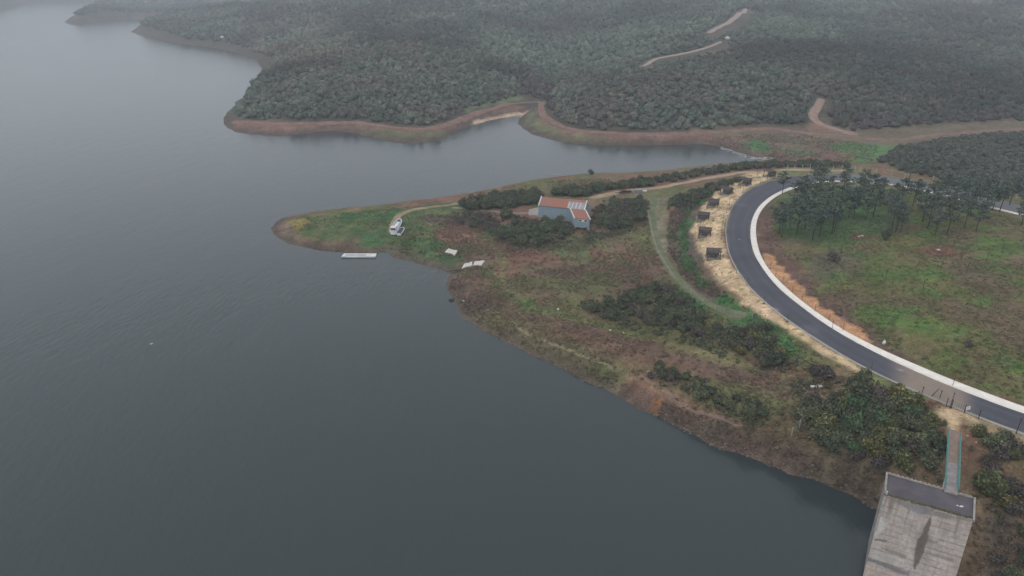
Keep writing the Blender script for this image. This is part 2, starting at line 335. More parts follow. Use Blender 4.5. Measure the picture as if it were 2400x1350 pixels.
# ---- asphalt road: edges traced, put on a gently falling plane, terrain levelled under it
OUT_PX = [(2700, 1120), (2550, 1066), (2400, 1015), (2333, 990), (2283, 970), (2233, 950), (2183, 930), (2133, 908), (2083, 888), (2037, 865), (2000, 847), (1960, 823), (1917, 797), (1877, 770), (1847, 750), (1817, 727), (1787, 703), (1760, 677), (1740, 650), (1723, 623), (1709, 594),
          (1702, 557), (1702, 529), (1709, 503), (1721, 477), (1740, 456), (1763, 441), (1794, 428), (1828, 419), (1867, 413), (1900, 410), (1950, 408), (2000, 408), (2050, 411), (2100, 416), (2150, 424), (2220, 439), (2290, 457), (2360, 474), (2450, 495), (2600, 530)]
IN_PX = [(2700, 1066), (2550, 1018), (2400, 973), (2333, 948), (2267, 923), (2217, 903), (2167, 882), (2117, 858), (2067, 835), (2023, 812), (1977, 787), (1933, 760), (1893, 730), (1863, 707), (1833, 683), (1813, 663), (1797, 643), (1782, 621), (1768, 599),
         (1760, 570), (1758, 544), (1760, 521), (1768, 500), (1780, 482), (1797, 467), (1815, 455), (1841, 443), (1872, 433), (1906, 427), (1945, 424), (2000, 424), (2050, 427), (2100, 433), (2150, 442), (2220, 458), (2290, 476), (2360, 494), (2450, 516), (2600, 552)]
WALK_PX = [(2700, 1052), (2550, 1004), (2400, 960), (2350, 940), (2283, 915), (2233, 897), (2183, 873), (2133, 852), (2080, 828), (2037, 807), (1993, 785), (1953, 760), (1917, 735), (1883, 710), (1853, 685), (1830, 663), (1810, 643), (1793, 620), (1779, 592),
           (1771, 552), (1772, 526), (1777, 506), (1789, 487), (1804, 472), (1825, 457), (1851, 446), (1877, 438), (1908, 430), (1945, 426.5), (2000, 426.5), (2050, 429.5), (2100, 435.5), (2150, 445), (2220, 461.5), (2290, 480), (2360, 498), (2450, 520), (2600, 557)]
def road_z(px, py):
    # from 13.6 m at the lower right corner down to 10 m in the bend, level beyond
    return np.interp(py, [400, 740, 870, 950, 1010, 1120], [10.0, 10.0, 10.8, 12.3, 13.0, 13.8])
def lift(px_list):
    a = np.array(px_list, float); z = road_z(a[:, 0], a[:, 1]); return at_z(a[:, 0], a[:, 1], z)
NR = 420
e_out = smooth_line(lift(OUT_PX), NR); e_in = smooth_line(lift(IN_PX), NR)
# re-pair: for each outer point take the nearest point of the inner edge, keep order
fine = smooth_line(lift(IN_PX), 4000); idx = [int(np.argmin(((fine[:, :2] - p[:2]) ** 2).sum(1))) for p in e_out]
idx = np.maximum.accumulate(idx); e_in = fine[idx]
finew = smooth_line(lift(WALK_PX), 4000); iw = np.maximum.accumulate([int(np.argmin(((finew[:, :2] - p[:2]) ** 2).sum(1))) for p in e_in]); e_walk = finew[iw]
def box_smooth(a, k=5):
    p = np.pad(a, ((k, k), (0, 0)), 'edge'); c = np.cumsum(np.vstack([np.zeros((1, a.shape[1])), p]), 0)
    return (c[2 * k + 1:] - c[:-2 * k - 1]) / (2 * k + 1)
e_out = box_smooth(e_out); e_in = box_smooth(e_in, 7); e_walk = box_smooth(e_walk, 7)
zc = (e_out[:, 2] + e_in[:, 2]) / 2; e_out[:, 2] = zc; e_in[:, 2] = zc; e_walk[:, 2] = zc
dirn = e_in - e_out; W_ = np.linalg.norm(dirn[:, :2], axis=1); Wk = np.linalg.norm((e_walk - e_in)[:, :2], axis=1)
print('road width', W_[::20].round(1), 'walk', Wk[::20].round(1))
cl = (e_out + e_in) / 2
near = (GX > 20) & (GX < 240) & (GY > 60) & (GY < 330)
xs, ys = GX[near], GY[near]; best = np.full(xs.shape, 1e9); zr = np.zeros(xs.shape)
for i in range(0, NR):
    d = np.hypot(xs - cl[i, 0], ys - cl[i, 1]); mk = d < best; best[mk] = d[mk]; zr[mk] = cl[i, 2]
wgt = 1 - sstep(7.0, 13.0, best); zz = Z[near]; Z[near] = zz * (1 - wgt) + (zr - .10) * wgt

def terrain_z(x, y):
    x = np.asarray(x, float); y = np.asarray(y, float)
    fi = np.clip(np.log(np.maximum(y, 20.01) / 20) / math.log(ROWK), 0, len(rows) - 1.001); fj = np.clip((x / np.maximum(y, 20) - us[0]) / (us[1] - us[0]), 0, len(us) - 1.001)
    i = fi.astype(int); j = fj.astype(int)
    ty = (np.maximum(y, 20) - rows[i]) / (rows[i + 1] - rows[i]); tx = fj - j
    return (Z[i, j] * (1 - tx) + Z[i, j + 1] * tx) * (1 - ty) + (Z[i + 1, j] * (1 - tx) + Z[i + 1, j + 1] * tx) * ty
def hits(pxs):
    """first point of the terrain seen along each photo ray"""
    a = np.array(pxs, float).reshape(-1, 2); d = ray(a[:, 0], a[:, 1]); ts = 60 * 1.0035 ** np.arange(0, 1200)
    p = d[:, None, :] * ts[None, :, None]; p[..., 2] += CAM_H
    below = p[..., 2] < np.maximum(terrain_z(p[..., 0], p[..., 1]), 0.0)
    k = np.argmax(below, 1); k = np.where(below.any(1), k, len(ts) - 1); lo = ts[np.maximum(k - 1, 0)].copy(); hi = ts[k].copy()
    for _ in range(18):
        mid = (lo + hi) / 2; q = d * mid[:, None]; q[:, 2] += CAM_H
        b_ = q[:, 2] < np.maximum(terrain_z(q[:, 0], q[:, 1]), 0.0); hi = np.where(b_, mid, hi); lo = np.where(b_, lo, mid)
    q = d * hi[:, None]; q[:, 2] += CAM_H; return q
def hit(px, py): return hits([(px, py)])[0]
def ground(x, y): return float(terrain_z(x, y))

# ------------------------------------------------------------------ ground colours (what grows or lies where)
C = np.empty(Z.shape + (3,)); big = fbm(GX, GY, 14, 31, 4); mid = fbm(GX, GY, 4.0, 41, 4); fin = fbm(GX, GY, 1.3, 51, 3)
def lerp(a, b, t): return a + (b - a) * t[..., None]
base1, base2, base3 = np.array((.148, .110, .076)), np.array((.122, .120, .064)), np.array((.160, .096, .074))
C[:] = lerp(lerp(np.broadcast_to(base1, C.shape), base2, sstep(.42, .62, big)), base3, sstep(.5, .7, fbm(GX, GY, 20, 61)))
def paint(poly_px, rgb, soft=1.5, warp_a=3.0, amt=1.0, patch=None, rgb2=None, seed=0):
    W = hits(poly_px)[:, :2]; x0, y0 = W.min(0) - 12; x1, y1 = W.max(0) + 12
    m_ = (GX > x0) & (GX < x1) & (GY > y0) & (GY < y1)
    if not m_.any(): return
    x, y = GX[m_], GY[m_]; d = sdf(x, y, W) + (fbm(x, y, 5, 71 + seed) - .5) * 2 * warp_a + (fbm(x, y, 1.6, 77 + seed) - .5) * warp_a
    k = sstep(-soft, soft, d) * amt
    if patch: k = k * sstep(patch[0], patch[1], fbm(x, y, patch[2], 81 + seed))
    c = np.broadcast_to(np.array(rgb, float), x.shape + (3,))
    if rgb2 is not None: c = lerp(c, np.array(rgb2, float), sstep(.4, .6, fbm(x, y, 3, 91 + seed)))
    C[m_] = lerp(C[m_], c, k)
def paint_line(px, rgb, width, soft=1.0, amt=1.0, warp_a=1.2, rgb2=None, seed=0):
    W = smooth_line(hits(px), 60); x0, y0 = W[:, :2].min(0) - 25; x1, y1 = W[:, :2].max(0) + 25
    m_ = (GX > x0) & (GX < x1) & (GY > y0) & (GY < y1); x, y = GX[m_], GY[m_]
    d = width / 2 - seg_dist(x, y, W, False) + (fbm(x, y, 3, 101 + seed) - .5) * 2 * warp_a
    k = sstep(-soft, soft, d) * amt; c = np.broadcast_to(np.array(rgb, float), x.shape + (3,))
    if rgb2 is not None: c = lerp(c, np.array(rgb2, float), sstep(.4, .6, fbm(x, y, 2.5, 111 + seed)))
    C[m_] = lerp(C[m_], c, k)
GRN, GRN2, OLV, RED, SAND, BRN = (.060, .105, .045), (.085, .125, .050), (.118, .112, .062), (.140, .085, .072), (.56, .42, .30), (.098, .076, .062)
# far side: forest floor, flats
farm = (GY > 330); C[farm] = lerp(np.broadcast_to(np.array((.060, .058, .045)), C[farm].shape), np.array((.085, .070, .055)), sstep(.4, .6, big[farm]))
paint([(1600, 300), (1800, 290), (2000, 300), (2250, 285), (2420, 270), (2420, 320), (2200, 330), (2060, 385), (1900, 395), (1800, 375), (1700, 350), (1620, 338)], (.135, .115, .075), rgb2=(.125, .090, .070), soft=4, seed=1)
paint([(1660, 335), (1740, 318), (1850, 345), (1960, 345), (1980, 380), (1830, 378), (1720, 355)], (.160, .095, .080), soft=3, rgb2=(.125, .095, .075), seed=2)
paint([(1735, 335), (1775, 325), (1815, 345), (1800, 358), (1755, 354)], (.072, .130, .055), soft=3, seed=3)
paint([(1940, 335), (2060, 335), (2110, 345), (2040, 385), (1990, 380), (2010, 358), (1960, 352)], (.080, .150, .060), soft=3, rgb2=(.10, .14, .07), seed=4)
paint([(1820, 350), (1880, 345), (1930, 365), (1850, 368)], (.095, .125, .065), soft=3, amt=.6, seed=5)
paint([(830, 300), (950, 306), (1040, 306), (1080, 295), (1040, 325), (980, 336), (900, 330), (850, 318)], (.110, .115, .060), soft=2, rgb2=(.15, .12, .08), seed=6)
paint([(1240, 262), (1275, 290), (1340, 312), (1450, 322), (1440, 336), (1330, 333), (1260, 312), (1228, 295)], (.120, .120, .065), soft=2, rgb2=(.13, .14, .08), seed=7)
paint([(535, 285), (700, 294), (820, 288), (930, 304), (1040, 300), (1090, 282), (1200, 247), (1235, 250), (1110, 284), (1050, 308), (960, 312), (850, 308), (780, 306), (640, 318), (550, 306)], (.190, .110, .085), soft=2, rgb2=(.16, .10, .08), seed=8)
paint([(1250, 250), (1290, 296), (1400, 313), (1550, 319), (1660, 320), (1700, 330), (1650, 334), (1500, 336), (1400, 325), (1320, 312), (1270, 290)], (.190, .108, .085), soft=2, rgb2=(.155, .10, .08), seed=9)
paint([(1890, 290), (1925, 285), (1965, 303), (1930, 312), (1900, 305)], (.19, .115, .085), soft=2, seed=12)
paint([(160, 55), (210, 42), (330, 34), (420, 40), (380, 46), (240, 50)], (.16, .145, .11), soft=10, seed=13)
paint([(540, 260), (575, 235), (590, 260), (580, 285), (545, 290)], (.11, .085, .07), soft=4, seed=14)
# peninsula tip
paint([(690, 512), (820, 494), (940, 486), (1080, 470), (1130, 480), (1060, 520), (1010, 545), (1070, 580), (1040, 620), (930, 600), (860, 588), (760, 572), (680, 553)], (.068, .098, .045), rgb2=(.095, .105, .055), soft=2, seed=21)
paint([(700, 545), (850, 525), (900, 560), (880, 590), (760, 580)], (.085, .105, .050), soft=2, patch=(.45, .6, 6), rgb2=(.13, .09, .07), seed=22)
paint([(750, 565), (830, 560), (850, 590), (770, 584)], (.125, .090, .070), soft=2, amt=.8, seed=23)
paint([(835, 545), (900, 540), (905, 572), (845, 574)], (.050, .110, .045), soft=2, amt=.8, seed=24)
paint([(940, 570), (1010, 555), (1040, 580), (1000, 612), (930, 600)], (.060, .105, .048), soft=2, amt=.7, patch=(.4, .55, 5), seed=25)
paint([(800, 503), (930, 498), (925, 512), (810, 514)], (.048, .110, .045), soft=2, amt=.85, seed=26)
paint([(634, 535), (670, 510), (700, 520), (690, 550), (720, 580), (680, 572), (645, 555)], (.170, .125, .100), soft=2, rgb2=(.12, .10, .07), seed=27)
paint([(682, 515), (720, 510), (728, 525), (690, 535)], (.210, .175, .075), soft=1.5, seed=28)
paint([(990, 510), (1120, 500), (1170, 525), (1160, 545), (1090, 530), (1010, 525)], (.090, .072, .062), soft=3, seed=29)
paint([(1040, 585), (1130, 560), (1180, 600), (1160, 650), (1070, 655), (1030, 625)], (.105, .095, .058), soft=3, rgb2=(.12, .085, .065), seed=30)
paint([(1040, 600), (1070, 605), (1060, 630), (1030, 622)], (.052, .095, .045), soft=2, seed=31)
# slope between barn and shore
paint([(1130, 545), (1180, 525), (1190, 545), (1150, 565)], (.100, .135, .065), soft=2, seed=32)
paint([(1280, 570), (1400, 545), (1460, 560), (1440, 600), (1330, 615), (1290, 600)], (.115, .140, .075), soft=3, patch=(.3, .5, 6), rgb2=(.12, .11, .065), seed=33)
paint([(1220, 625), (1400, 620), (1560, 600), (1590, 660), (1500, 690), (1380, 700), (1250, 680)], (.128, .085, .070), soft=4, rgb2=(.110, .100, .060), seed=34)
paint([(1270, 655), (1420, 650), (1440, 672), (1330, 690)], (.105, .115, .058), soft=3, amt=.7, seed=35)
paint([(1130, 625), (1165, 640), (1190, 680), (1260, 720), (1330, 745), (1300, 755), (1220, 730), (1160, 690)], (.115, .135, .062), soft=2, rgb2=(.13, .115, .07), seed=36)
paint([(1180, 685), (1215, 690), (1240, 715), (1205, 712)], (.095, .150, .060), soft=1.5, seed=37)
paint([(1045, 665), (1120, 660), (1180, 700), (1190, 745), (1100, 735), (1075, 700)], (.120, .080, .066), soft=3, rgb2=(.10, .08, .06), seed=38)
paint([(1090, 745), (1180, 735), (1330, 800), (1440, 850), (1470, 890), (1400, 900), (1250, 825), (1130, 768)], (.110, .106, .060), soft=3, rgb2=(.125, .100, .062), seed=39)
paint([(1240, 735), (1350, 755), (1500, 785), (1700, 845), (1860, 880), (1880, 930), (1700, 900), (1560, 850), (1420, 800), (1300, 770)], (.150, .095, .080), soft=3, rgb2=(.125, .088, .070), seed=40)
paint([(1330, 745), (1500, 768), (1680, 820), (1800, 860), (1790, 870), (1620, 830), (1460, 790)], (.125, .115, .065), soft=2, amt=.8, seed=41)
paint([(1405, 870), (1460, 865), (1450, 905), (1412, 905)], (.110, .125, .055), soft=1.5, seed=42)
paint([(1590, 905), (1680, 930), (1780, 980), (1760, 1000), (1660, 955)], (.140, .130, .072), soft=1.5, rgb2=(.11, .105, .058), seed=43)
paint([(1440, 895), (1560, 910), (1680, 970), (1790, 1030), (1860, 1080), (1880, 1116), (1700, 1052), (1540, 975)], (.145, .090, .072), soft=2, rgb2=(.105, .080, .062), seed=44)
paint([(1533, 938), (1548, 940), (1540, 974), (1526, 968)], (.40, .19, .09), soft=.5, warp_a=.7, seed=45)
paint([(1745, 995), (1775, 1000), (1765, 1030), (1735, 1025)], (.120, .115, .06), soft=1.5, seed=46)
paint([(1850, 1040), (2000, 1090), (2100, 1150), (2050, 1190), (1900, 1120)], (.105, .082, .068), soft=3, rgb2=(.13, .095, .075), seed=47)
paint([(2290, 1220), (2400, 1180), (2420, 1350), (2280, 1350)], (.100, .072, .062), soft=3, rgb2=(.08, .068, .055), seed=48)
paint([(1750, 860), (1850, 860), (1930, 900), (1880, 935), (1790, 915)], (.120, .105, .070), soft=3, rgb2=(.15, .1, .08), seed=49)
for q, c, w_, a_ in (([(1160, 640), (1200, 690), (1260, 722), (1330, 748), (1430, 772), (1560, 800), (1700, 842), (1860, 884)], (.20, .175, .10), 1.0, .7), ([(1215, 700), (1290, 735), (1400, 760), (1520, 790)], (.10, .135, .055), 2.2, .6), ([(1110, 545), (1160, 575), (1190, 620), (1170, 660)], (.15, .14, .075), 2.0, .7),
    ([(1000, 525), (1060, 545), (1120, 560), (1170, 590)], (.19, .15, .10), 1.2, .7), ([(1290, 770), (1400, 800), (1500, 838), (1590, 875)], (.175, .105, .082), 1.6, .7), ([(1480, 885), (1560, 925), (1640, 962), (1720, 985)], (.20, .125, .09), .9, .7), ([(1800, 1000), (1790, 1020), (1775, 1045), (1790, 1080)], (.19, .11, .08), .8, .8),
    ([(1770, 1010), (1800, 1040), (1830, 1060)], (.18, .11, .08), .6, .8), ([(1600, 770), (1700, 800), (1790, 860), (1880, 880)], (.19, .11, .085), 1.8, .6), ([(1420, 560), (1480, 600), (1520, 650), (1500, 690)], (.165, .105, .08), 3.0, .5), ([(1140, 770), (1230, 805), (1330, 850), (1400, 885)], (.105, .115, .055), 2.0, .6)):
    paint_line(q, c, w_, .6, a_, .6, seed=int(q[0][0]) % 50)
paint([(1520, 462), (1562, 460), (1568, 500), (1562, 560), (1575, 610), (1555, 600), (1535, 550), (1522, 500)], (.20, .175, .135), soft=1.0, warp_a=1.2, rgb2=(.145, .135, .085), seed=59)
# green band, sandy strip, verge
paint([(1590, 480), (1640, 470), (1660, 650), (1700, 720), (1620, 690), (1570, 600)], (.098, .080, .072), soft=3, rgb2=(.115, .085, .07), seed=50)
paint([(1700, 425), (1650, 462), (1622, 500), (1608, 550), (1612, 600), (1640, 640), (1690, 690), (1750, 730), (1820, 770), (1890, 830), (1850, 830), (1780, 760), (1700, 720), (1640, 665), (1600, 610), (1590, 550), (1610, 490), (1660, 440)], (.054, .128, .050), soft=1.2, rgb2=(.066, .115, .05), seed=51)
paint([(1590, 670), (1640, 712), (1690, 734), (1800, 748), (1830, 770), (1780, 766), (1690, 752), (1610, 715)], (.064, .122, .056), soft=2, seed=52)
SANDP = [(1775, 402), (1835, 410), (1760, 436), (1718, 474), (1700, 510), (1694, 560), (1706, 606), (1745, 662), (1800, 716), (1862, 764), (1960, 828), (2032, 868), (2010, 872), (1930, 832), (1850, 775), (1790, 745), (1740, 700), (1692, 660), (1652, 620), (1630, 580), (1622, 545), (1642, 490), (1690, 440), (1735, 412)]
paint(SANDP, SAND, soft=.8, warp_a=1.2, rgb2=(.47, .36, .24), seed=53)
paint(SANDP, (.10, .11, .055), soft=.6, warp_a=1.5, patch=(.62, .68, 1.3), amt=.8, seed=54)
paint([(1780, 402), (2060, 398), (2050, 404), (1850, 412)], (.13, .14, .07), soft=1.2, seed=55)
paint([(2262, 962), (2300, 978), (2350, 998), (2420, 1024), (2420, 1050), (2340, 1022), (2290, 1002), (2255, 985)], (.33, .25, .165), soft=.8, warp_a=.9, rgb2=(.22, .18, .12), seed=56)
paint([(2020, 866), (2090, 896), (2160, 922), (2150, 940), (2080, 915), (2015, 882)], (.14, .15, .075), soft=.8, warp_a=.9, seed=57)
# meadow inside the bend
MEAD = [(1800, 480), (1900, 440), (2100, 440), (2300, 490), (2450, 530), (2450, 950), (2300, 910), (2150, 850), (2000, 780), (1860, 680), (1790, 590)]
paint(MEAD, (.100, .112, .048), soft=2, rgb2=(.115, .105, .054), seed=60)
paint(MEAD, (.068, .128, .042), soft=3, patch=(.40, .58, 13), rgb2=(.095, .140, .05), seed=61, amt=.7)
paint(MEAD, (.118, .085, .066), soft=3, patch=(.54, .66, 12), amt=.8, seed=62)
paint(MEAD, (.130, .096, .066), soft=3, patch=(.48, .62, 7), amt=.65, seed=69)
paint([(1830, 480), (1950, 440), (2080, 470), (2100, 540), (1950, 580), (1840, 560)], (.052, .110, .048), soft=4, amt=.7, seed=63)
paint([(1772, 590), (1775, 500), (1812, 480), (1822, 560), (1850, 600), (1930, 690), (2060, 780), (2140, 850), (2060, 820), (1960, 750), (1860, 680), (1800, 625)], (.128, .080, .068), soft=2, rgb2=(.115, .075, .066), seed=64)
paint([(1880, 600), (1990, 590), (2010, 640), (1900, 650)], (.095, .080, .066), soft=4, amt=.8, seed=65)
cut = [(1787, 590), (1803, 594), (1816, 602), (1821, 620), (1840, 624), (1841, 640), (1851, 643), (1853, 656), (1863, 657), (1866, 662), (1888, 676), (1889, 692), (1916, 700), (1918, 717), (1951, 727), (1957, 738), (1977, 748), (1990, 758), (2022, 771), (2034, 791), (2046, 802),
 (2034, 806), (1993, 784), (1953, 759), (1917, 734), (1883, 709), (1853, 684), (1830, 662), (1810, 642), (1793, 619)]
paint(cut, (.42, .245, .150), soft=.35, warp_a=.3, rgb2=(.36, .22, .145), seed=66)
paint([(2170, 580), (2230, 578), (2235, 595), (2180, 598)], (.165, .085, .070), soft=1.5, seed=67)
paint([(2005, 545), (2045, 548), (2040, 562), (1990, 562)], (.150, .085, .070), soft=1.5, seed=68)
paint([(2200, 955), (2232, 958), (2262, 966), (2300, 984), (2285, 990), (2255, 972), (2243, 1000), (2238, 1030), (2222, 1030), (2222, 992), (2202, 975)], (.42, .32, .22), soft=.7, warp_a=.6, seed=69)
# shore margin: bare wet mud
mg = 1 - sstep(1.0, 4.5 + .012 * np.maximum(GY - 100, 0), SD + (mid - .5) * 3)
C = lerp(C, np.array((.082, .064, .054)), mg * .75)
ba, bb = GX * .62 - GY * .78, GX * .78 + GY * .62; stk = fbm(ba, bb * .22, 1.5, 130, 4); bnk = (SD > 0) & (GY < 190) & (GX > 10)
C = np.where(bnk[..., None], C * (1 + (1 - sstep(5, 12, SD))[..., None] * (stk[..., None] - .5) * .9), C)
paint([(1080, 248), (1130, 236), (1200, 222), (1232, 222), (1225, 232), (1150, 248), (1090, 262)], (.13, .145, .08), soft=2, seed=15)
paint([(1246, 253), (1200, 265), (1150, 274), (1112, 282), (1106, 292), (1150, 284), (1200, 277), (1222, 273), (1236, 262)], (.46, .34, .25), soft=.8, warp_a=.8, seed=10)
C = np.clip(C * (0.72 + 0.56 * mid)[..., None] * (0.85 + .3 * fin)[..., None], 0, 1)

lum = C.mean(-1, keepdims=True); C = np.clip(np.where((GY < 330)[..., None], lum + (C - lum) * 1.22, lum + (C - lum) * 1.1), .005, 1)
nr, nc = Z.shape; V = np.stack([GX, GY, Z], -1).reshape(-1, 3)
ii = np.arange(nr * nc).reshape(nr, nc); F = np.stack([ii[:-1, :-1], ii[:-1, 1:], ii[1:, 1:], ii[1:, :-1]], -1).reshape(-1, 4)
deep = (Z < -5.9).ravel(); F = F[~deep[F].all(1)]
link('ground', np_mesh('ground', V, F, M['ground'], C.reshape(-1, 3), True))['kind'] = 'structure'
# lake bed under everything and the water sheet
mb = MB(); mb.add([(-9000, -3000, -6.2), (9000, -3000, -6.2), (9000, 9000, -6.2), (-9000, 9000, -6.2)], [(0, 1, 2, 3)])
tag(mb.build('lake_bed', plain('mud', (.06, .055, .045))), kind='structure')
mb = MB(); mb.add([(-9000, -3000, 0), (9000, -3000, 0), (9000, 9000, 0), (-9000, 9000, 0)], [(0, 1, 2, 3)])
tag(mb.build('water', M['water']), kind='structure')

# ------------------------------------------------------------------ road, pavement, kerb
def ribbon(name, a, b, mat, nx=6, color=None, thick=0.0, dz=0.0):
    n_ = len(a); s = np.linspace(0, 1, nx)[None, :, None]; P = a[:, None, :] * (1 - s) + b[:, None, :] * s; P[..., 2] += dz
    I = np.arange(n_ * nx).reshape(n_, nx); Fq = np.stack([I[:-1, :-1], I[1:, :-1], I[1:, 1:], I[:-1, 1:]], -1).reshape(-1, 4); Vq = P.reshape(-1, 3)
    e1 = P[1, 0] - P[0, 0]; e2 = P[0, 1] - P[0, 0]
    if np.cross(e1[:2], e2[:2]) < 0: Fq = Fq[:, ::-1]
    if thick:
        E = []
        lowv = Vq.copy(); lowv[:, 2] -= thick; m_ = len(Vq); Vq = np.vstack([Vq, lowv])
        for col_ in (0, nx - 1):
            c_ = I[:, col_]; q = np.stack([c_[:-1], c_[1:], c_[1:] + m_, c_[:-1] + m_], -1); E.append(q)
        Fq = np.vstack([Fq] + E)
        if color is not None: color = np.vstack([color, color])
    o = link(name, np_mesh(name, Vq, Fq, mat, color)); o['kind'] = 'structure'; return o
nxr = 29; s_ = np.linspace(0, 1, nxr)[None, :, None]; PR = e_out[:, None] * (1 - s_) + e_in[:, None] * s_
rc = np.empty(PR.shape); rc[:] = (.056, .056, .071)
sw_ = np.linspace(0, 1, nxr)[None, :]; tyre = (np.exp(-((sw_ - .27) / .07) ** 2) + np.exp(-((sw_ - .72) / .07) ** 2)) * (.5 + fbm(PR[..., 0], PR[..., 1], 12, 15)); rc = rc * (1 + .22 * tyre)[..., None]; rc = rc * (.85 + .3 * fbm(PR[..., 0], PR[..., 1], 9, 16))[..., None]
edge = (np.exp(-(sw_ / .09) ** 2) + np.exp(-((1 - sw_) / .06) ** 2)) * sstep(.4, .65, fbm(PR[..., 0], PR[..., 1], 3.5, 17)); rc = lerp(rc, np.array((.20, .165, .13)), edge * .55)
qx, qy = proj(PR); ns = fbm(PR[..., 0], PR[..., 1], 4, 5)
older = sstep(1930, 2010, qx) * (qy < 600); rc = lerp(rc, np.array((.14, .135, .14)), older * .8)
dust = sstep(2070, 2150, qx) * (1 - sstep(2225, 2300, qx)) * (qy > 800); rc = lerp(rc, np.array((.27, .205, .16)), dust * (.6 + .5 * ns))
for px_, py_, r_, a_ in ((1733, 559, 5, .8), (1718, 553, 3, .4), (1820, 723, 7, .7), (2108, 875, 8, .7), (2262, 937, 9, .6), (1740, 480, 25, .10), (1900, 770, 30, .1)):
    p_ = at_z(px_, py_, 10.2); dd = np.hypot(PR[..., 0] - p_[0], PR[..., 1] - p_[1]); k_ = (1 - sstep(0, r_ / 9.0, dd)) * a_
    rc = lerp(rc, np.array((.34, .33, .34)), k_)
ribbon('road', e_out, e_in, M['asphalt'], nxr, rc.reshape(-1, 3))
ribbon('pavement', e_in, e_walk, M['pavement'], 3, None, .35, .14)
ko = e_out + (e_out - e_in) / np.maximum(W_, 1)[:, None] * .22
ribbon('kerb', ko, e_out, M['kerb'], 2, None, .3, .13)

# ------------------------------------------------------------------ dirt tracks draped on the ground
def track(name, px, width, rgb, rgb2, lift_=.10, n_=None, fade=0.3):
    W = smooth_line(hits(px)[:, :2], n_ or max(30, len(px) * 12)); T = np.gradient(W, axis=0); T /= np.linalg.norm(T, axis=1)[:, None]; Nn = np.stack([-T[:, 1], T[:, 0]], -1)
    nx = 7; s = np.linspace(-.5, .5, nx); wv = width * (1 + .35 * (fbm(W[:, 0], W[:, 1], 4, 7) - .5) * 2); wv[0] *= .3; wv[-1] *= .3
    P = W[:, None, :] + Nn[:, None, :] * (s[None, :, None] * wv[:, None, None]); z = terrain_z(P[..., 0], P[..., 1])
    zmx = z + lift_; zmx[:, 0] = z[:, 0] - .05; zmx[:, -1] = z[:, -1] - .05
    Pz = np.concatenate([P, zmx[..., None]], -1); I = np.arange(len(W) * nx).reshape(len(W), nx)
    Fq = np.stack([I[:-1, :-1], I[:-1, 1:], I[1:, 1:], I[1:, :-1]], -1).reshape(-1, 4)
    Fq = Fq if np.cross(T[0], Nn[0]) < 0 else Fq[:, ::-1]
    c = lerp(np.broadcast_to(np.array(rgb, float), P.shape[:2] + (3,)), np.array(rgb2, float), sstep(.4, .6, fbm(P[..., 0], P[..., 1], 2.0, 8)))
    rut = np.exp(-((np.abs(s) - .22) / .08) ** 2)[None, :]; c = c * (1 + .18 * rut)[..., None]
    o = link(name, np_mesh(name, Pz.reshape(-1, 3), Fq, M['path'], c.reshape(-1, 3), True)); o['kind'] = 'structure'; return W
FAR_TRACK = [(545, 286), (600, 289), (700, 291), (820, 284), (870, 291), (930, 301), (990, 303), (1040, 296), (1090, 276), (1150, 256), (1210, 241), (1258, 238), (1272, 240), (1266, 256), (1278, 276), (1312, 296), (1362, 308), (1450, 314), (1560, 317), (1650, 313), (1720, 306), (1790, 301), (1850, 306), (1900, 314), (1980, 319), (2060, 328), (2110, 328), (2160, 319), (2250, 313), (2330, 306), (2420, 300)]
T_far = track('dirt_road', FAR_TRACK, 4.2, (.205, .128, .102), (.170, .100, .082), .18, 500)
T_up = track('dirt_road', [(2010, 317), (1960, 303), (1912, 286), (1903, 268), (1918, 248), (1925, 232)], 5.0, (.27, .185, .145), (.23, .15, .12), .2, 80)
T_hill1 = track('dirt_road', [(1505, 156), (1522, 144), (1548, 135), (1590, 128), (1622, 121), (1660, 111), (1690, 98)], 4.5, (.33, .26, .22), (.28, .21, .18), .3, 80)
T_hill2 = track('dirt_road', [(1660, 78), (1690, 61), (1722, 45), (1748, 21)], 5.5, (.33, .25, .23), (.28, .2, .18), .4, 80)
T_tan = track('dirt_road', [(1385, 465), (1420, 456), (1480, 446), (1560, 437), (1640, 421), (1700, 410), (1760, 402), (1830, 398.5), (1920, 399), (2000, 402)], 4.2, (.33, .235, .165), (.28, .195, .14), .12, 160)
T_grass = track('path', [(1535, 458), (1528, 490), (1532, 540), (1545, 590), (1575, 640), (1620, 685), (1690, 728), (1748, 743)], 2.3, (.135, .135, .085), (.105, .125, .065), .08, 160)
T_rut = track('path', [(1522, 465), (1514, 480), (1524, 520), (1531, 560), (1550, 605), (1582, 650)], .7, (.20, .185, .14), (.175, .16, .12), .14, 100)
T_tip = track('path', [(1075, 476), (1020, 484), (970, 490), (935, 502), (925, 520), (920, 545)], 3.0, (.27, .20, .13), (.19, .155, .095), .1, 100)
T_low = track('path', [(1195, 748), (1235, 785), (1300, 806), (1370, 836), (1425, 858), (1460, 868)], .9, (.19, .17, .10), (.16, .145, .09), .08, 100)
T_bank = track('path', [(1500, 880), (1560, 915), (1610, 955), (1680, 975), (1740, 1000)], 1.0, (.20, .135, .10), (.17, .12, .09), .08, 100)
track('path', [(1060, 487), (1110, 491), (1170, 497), (1240, 500)], 1.6, (.22, .20, .17), (.19, .17, .15), .1, 60)

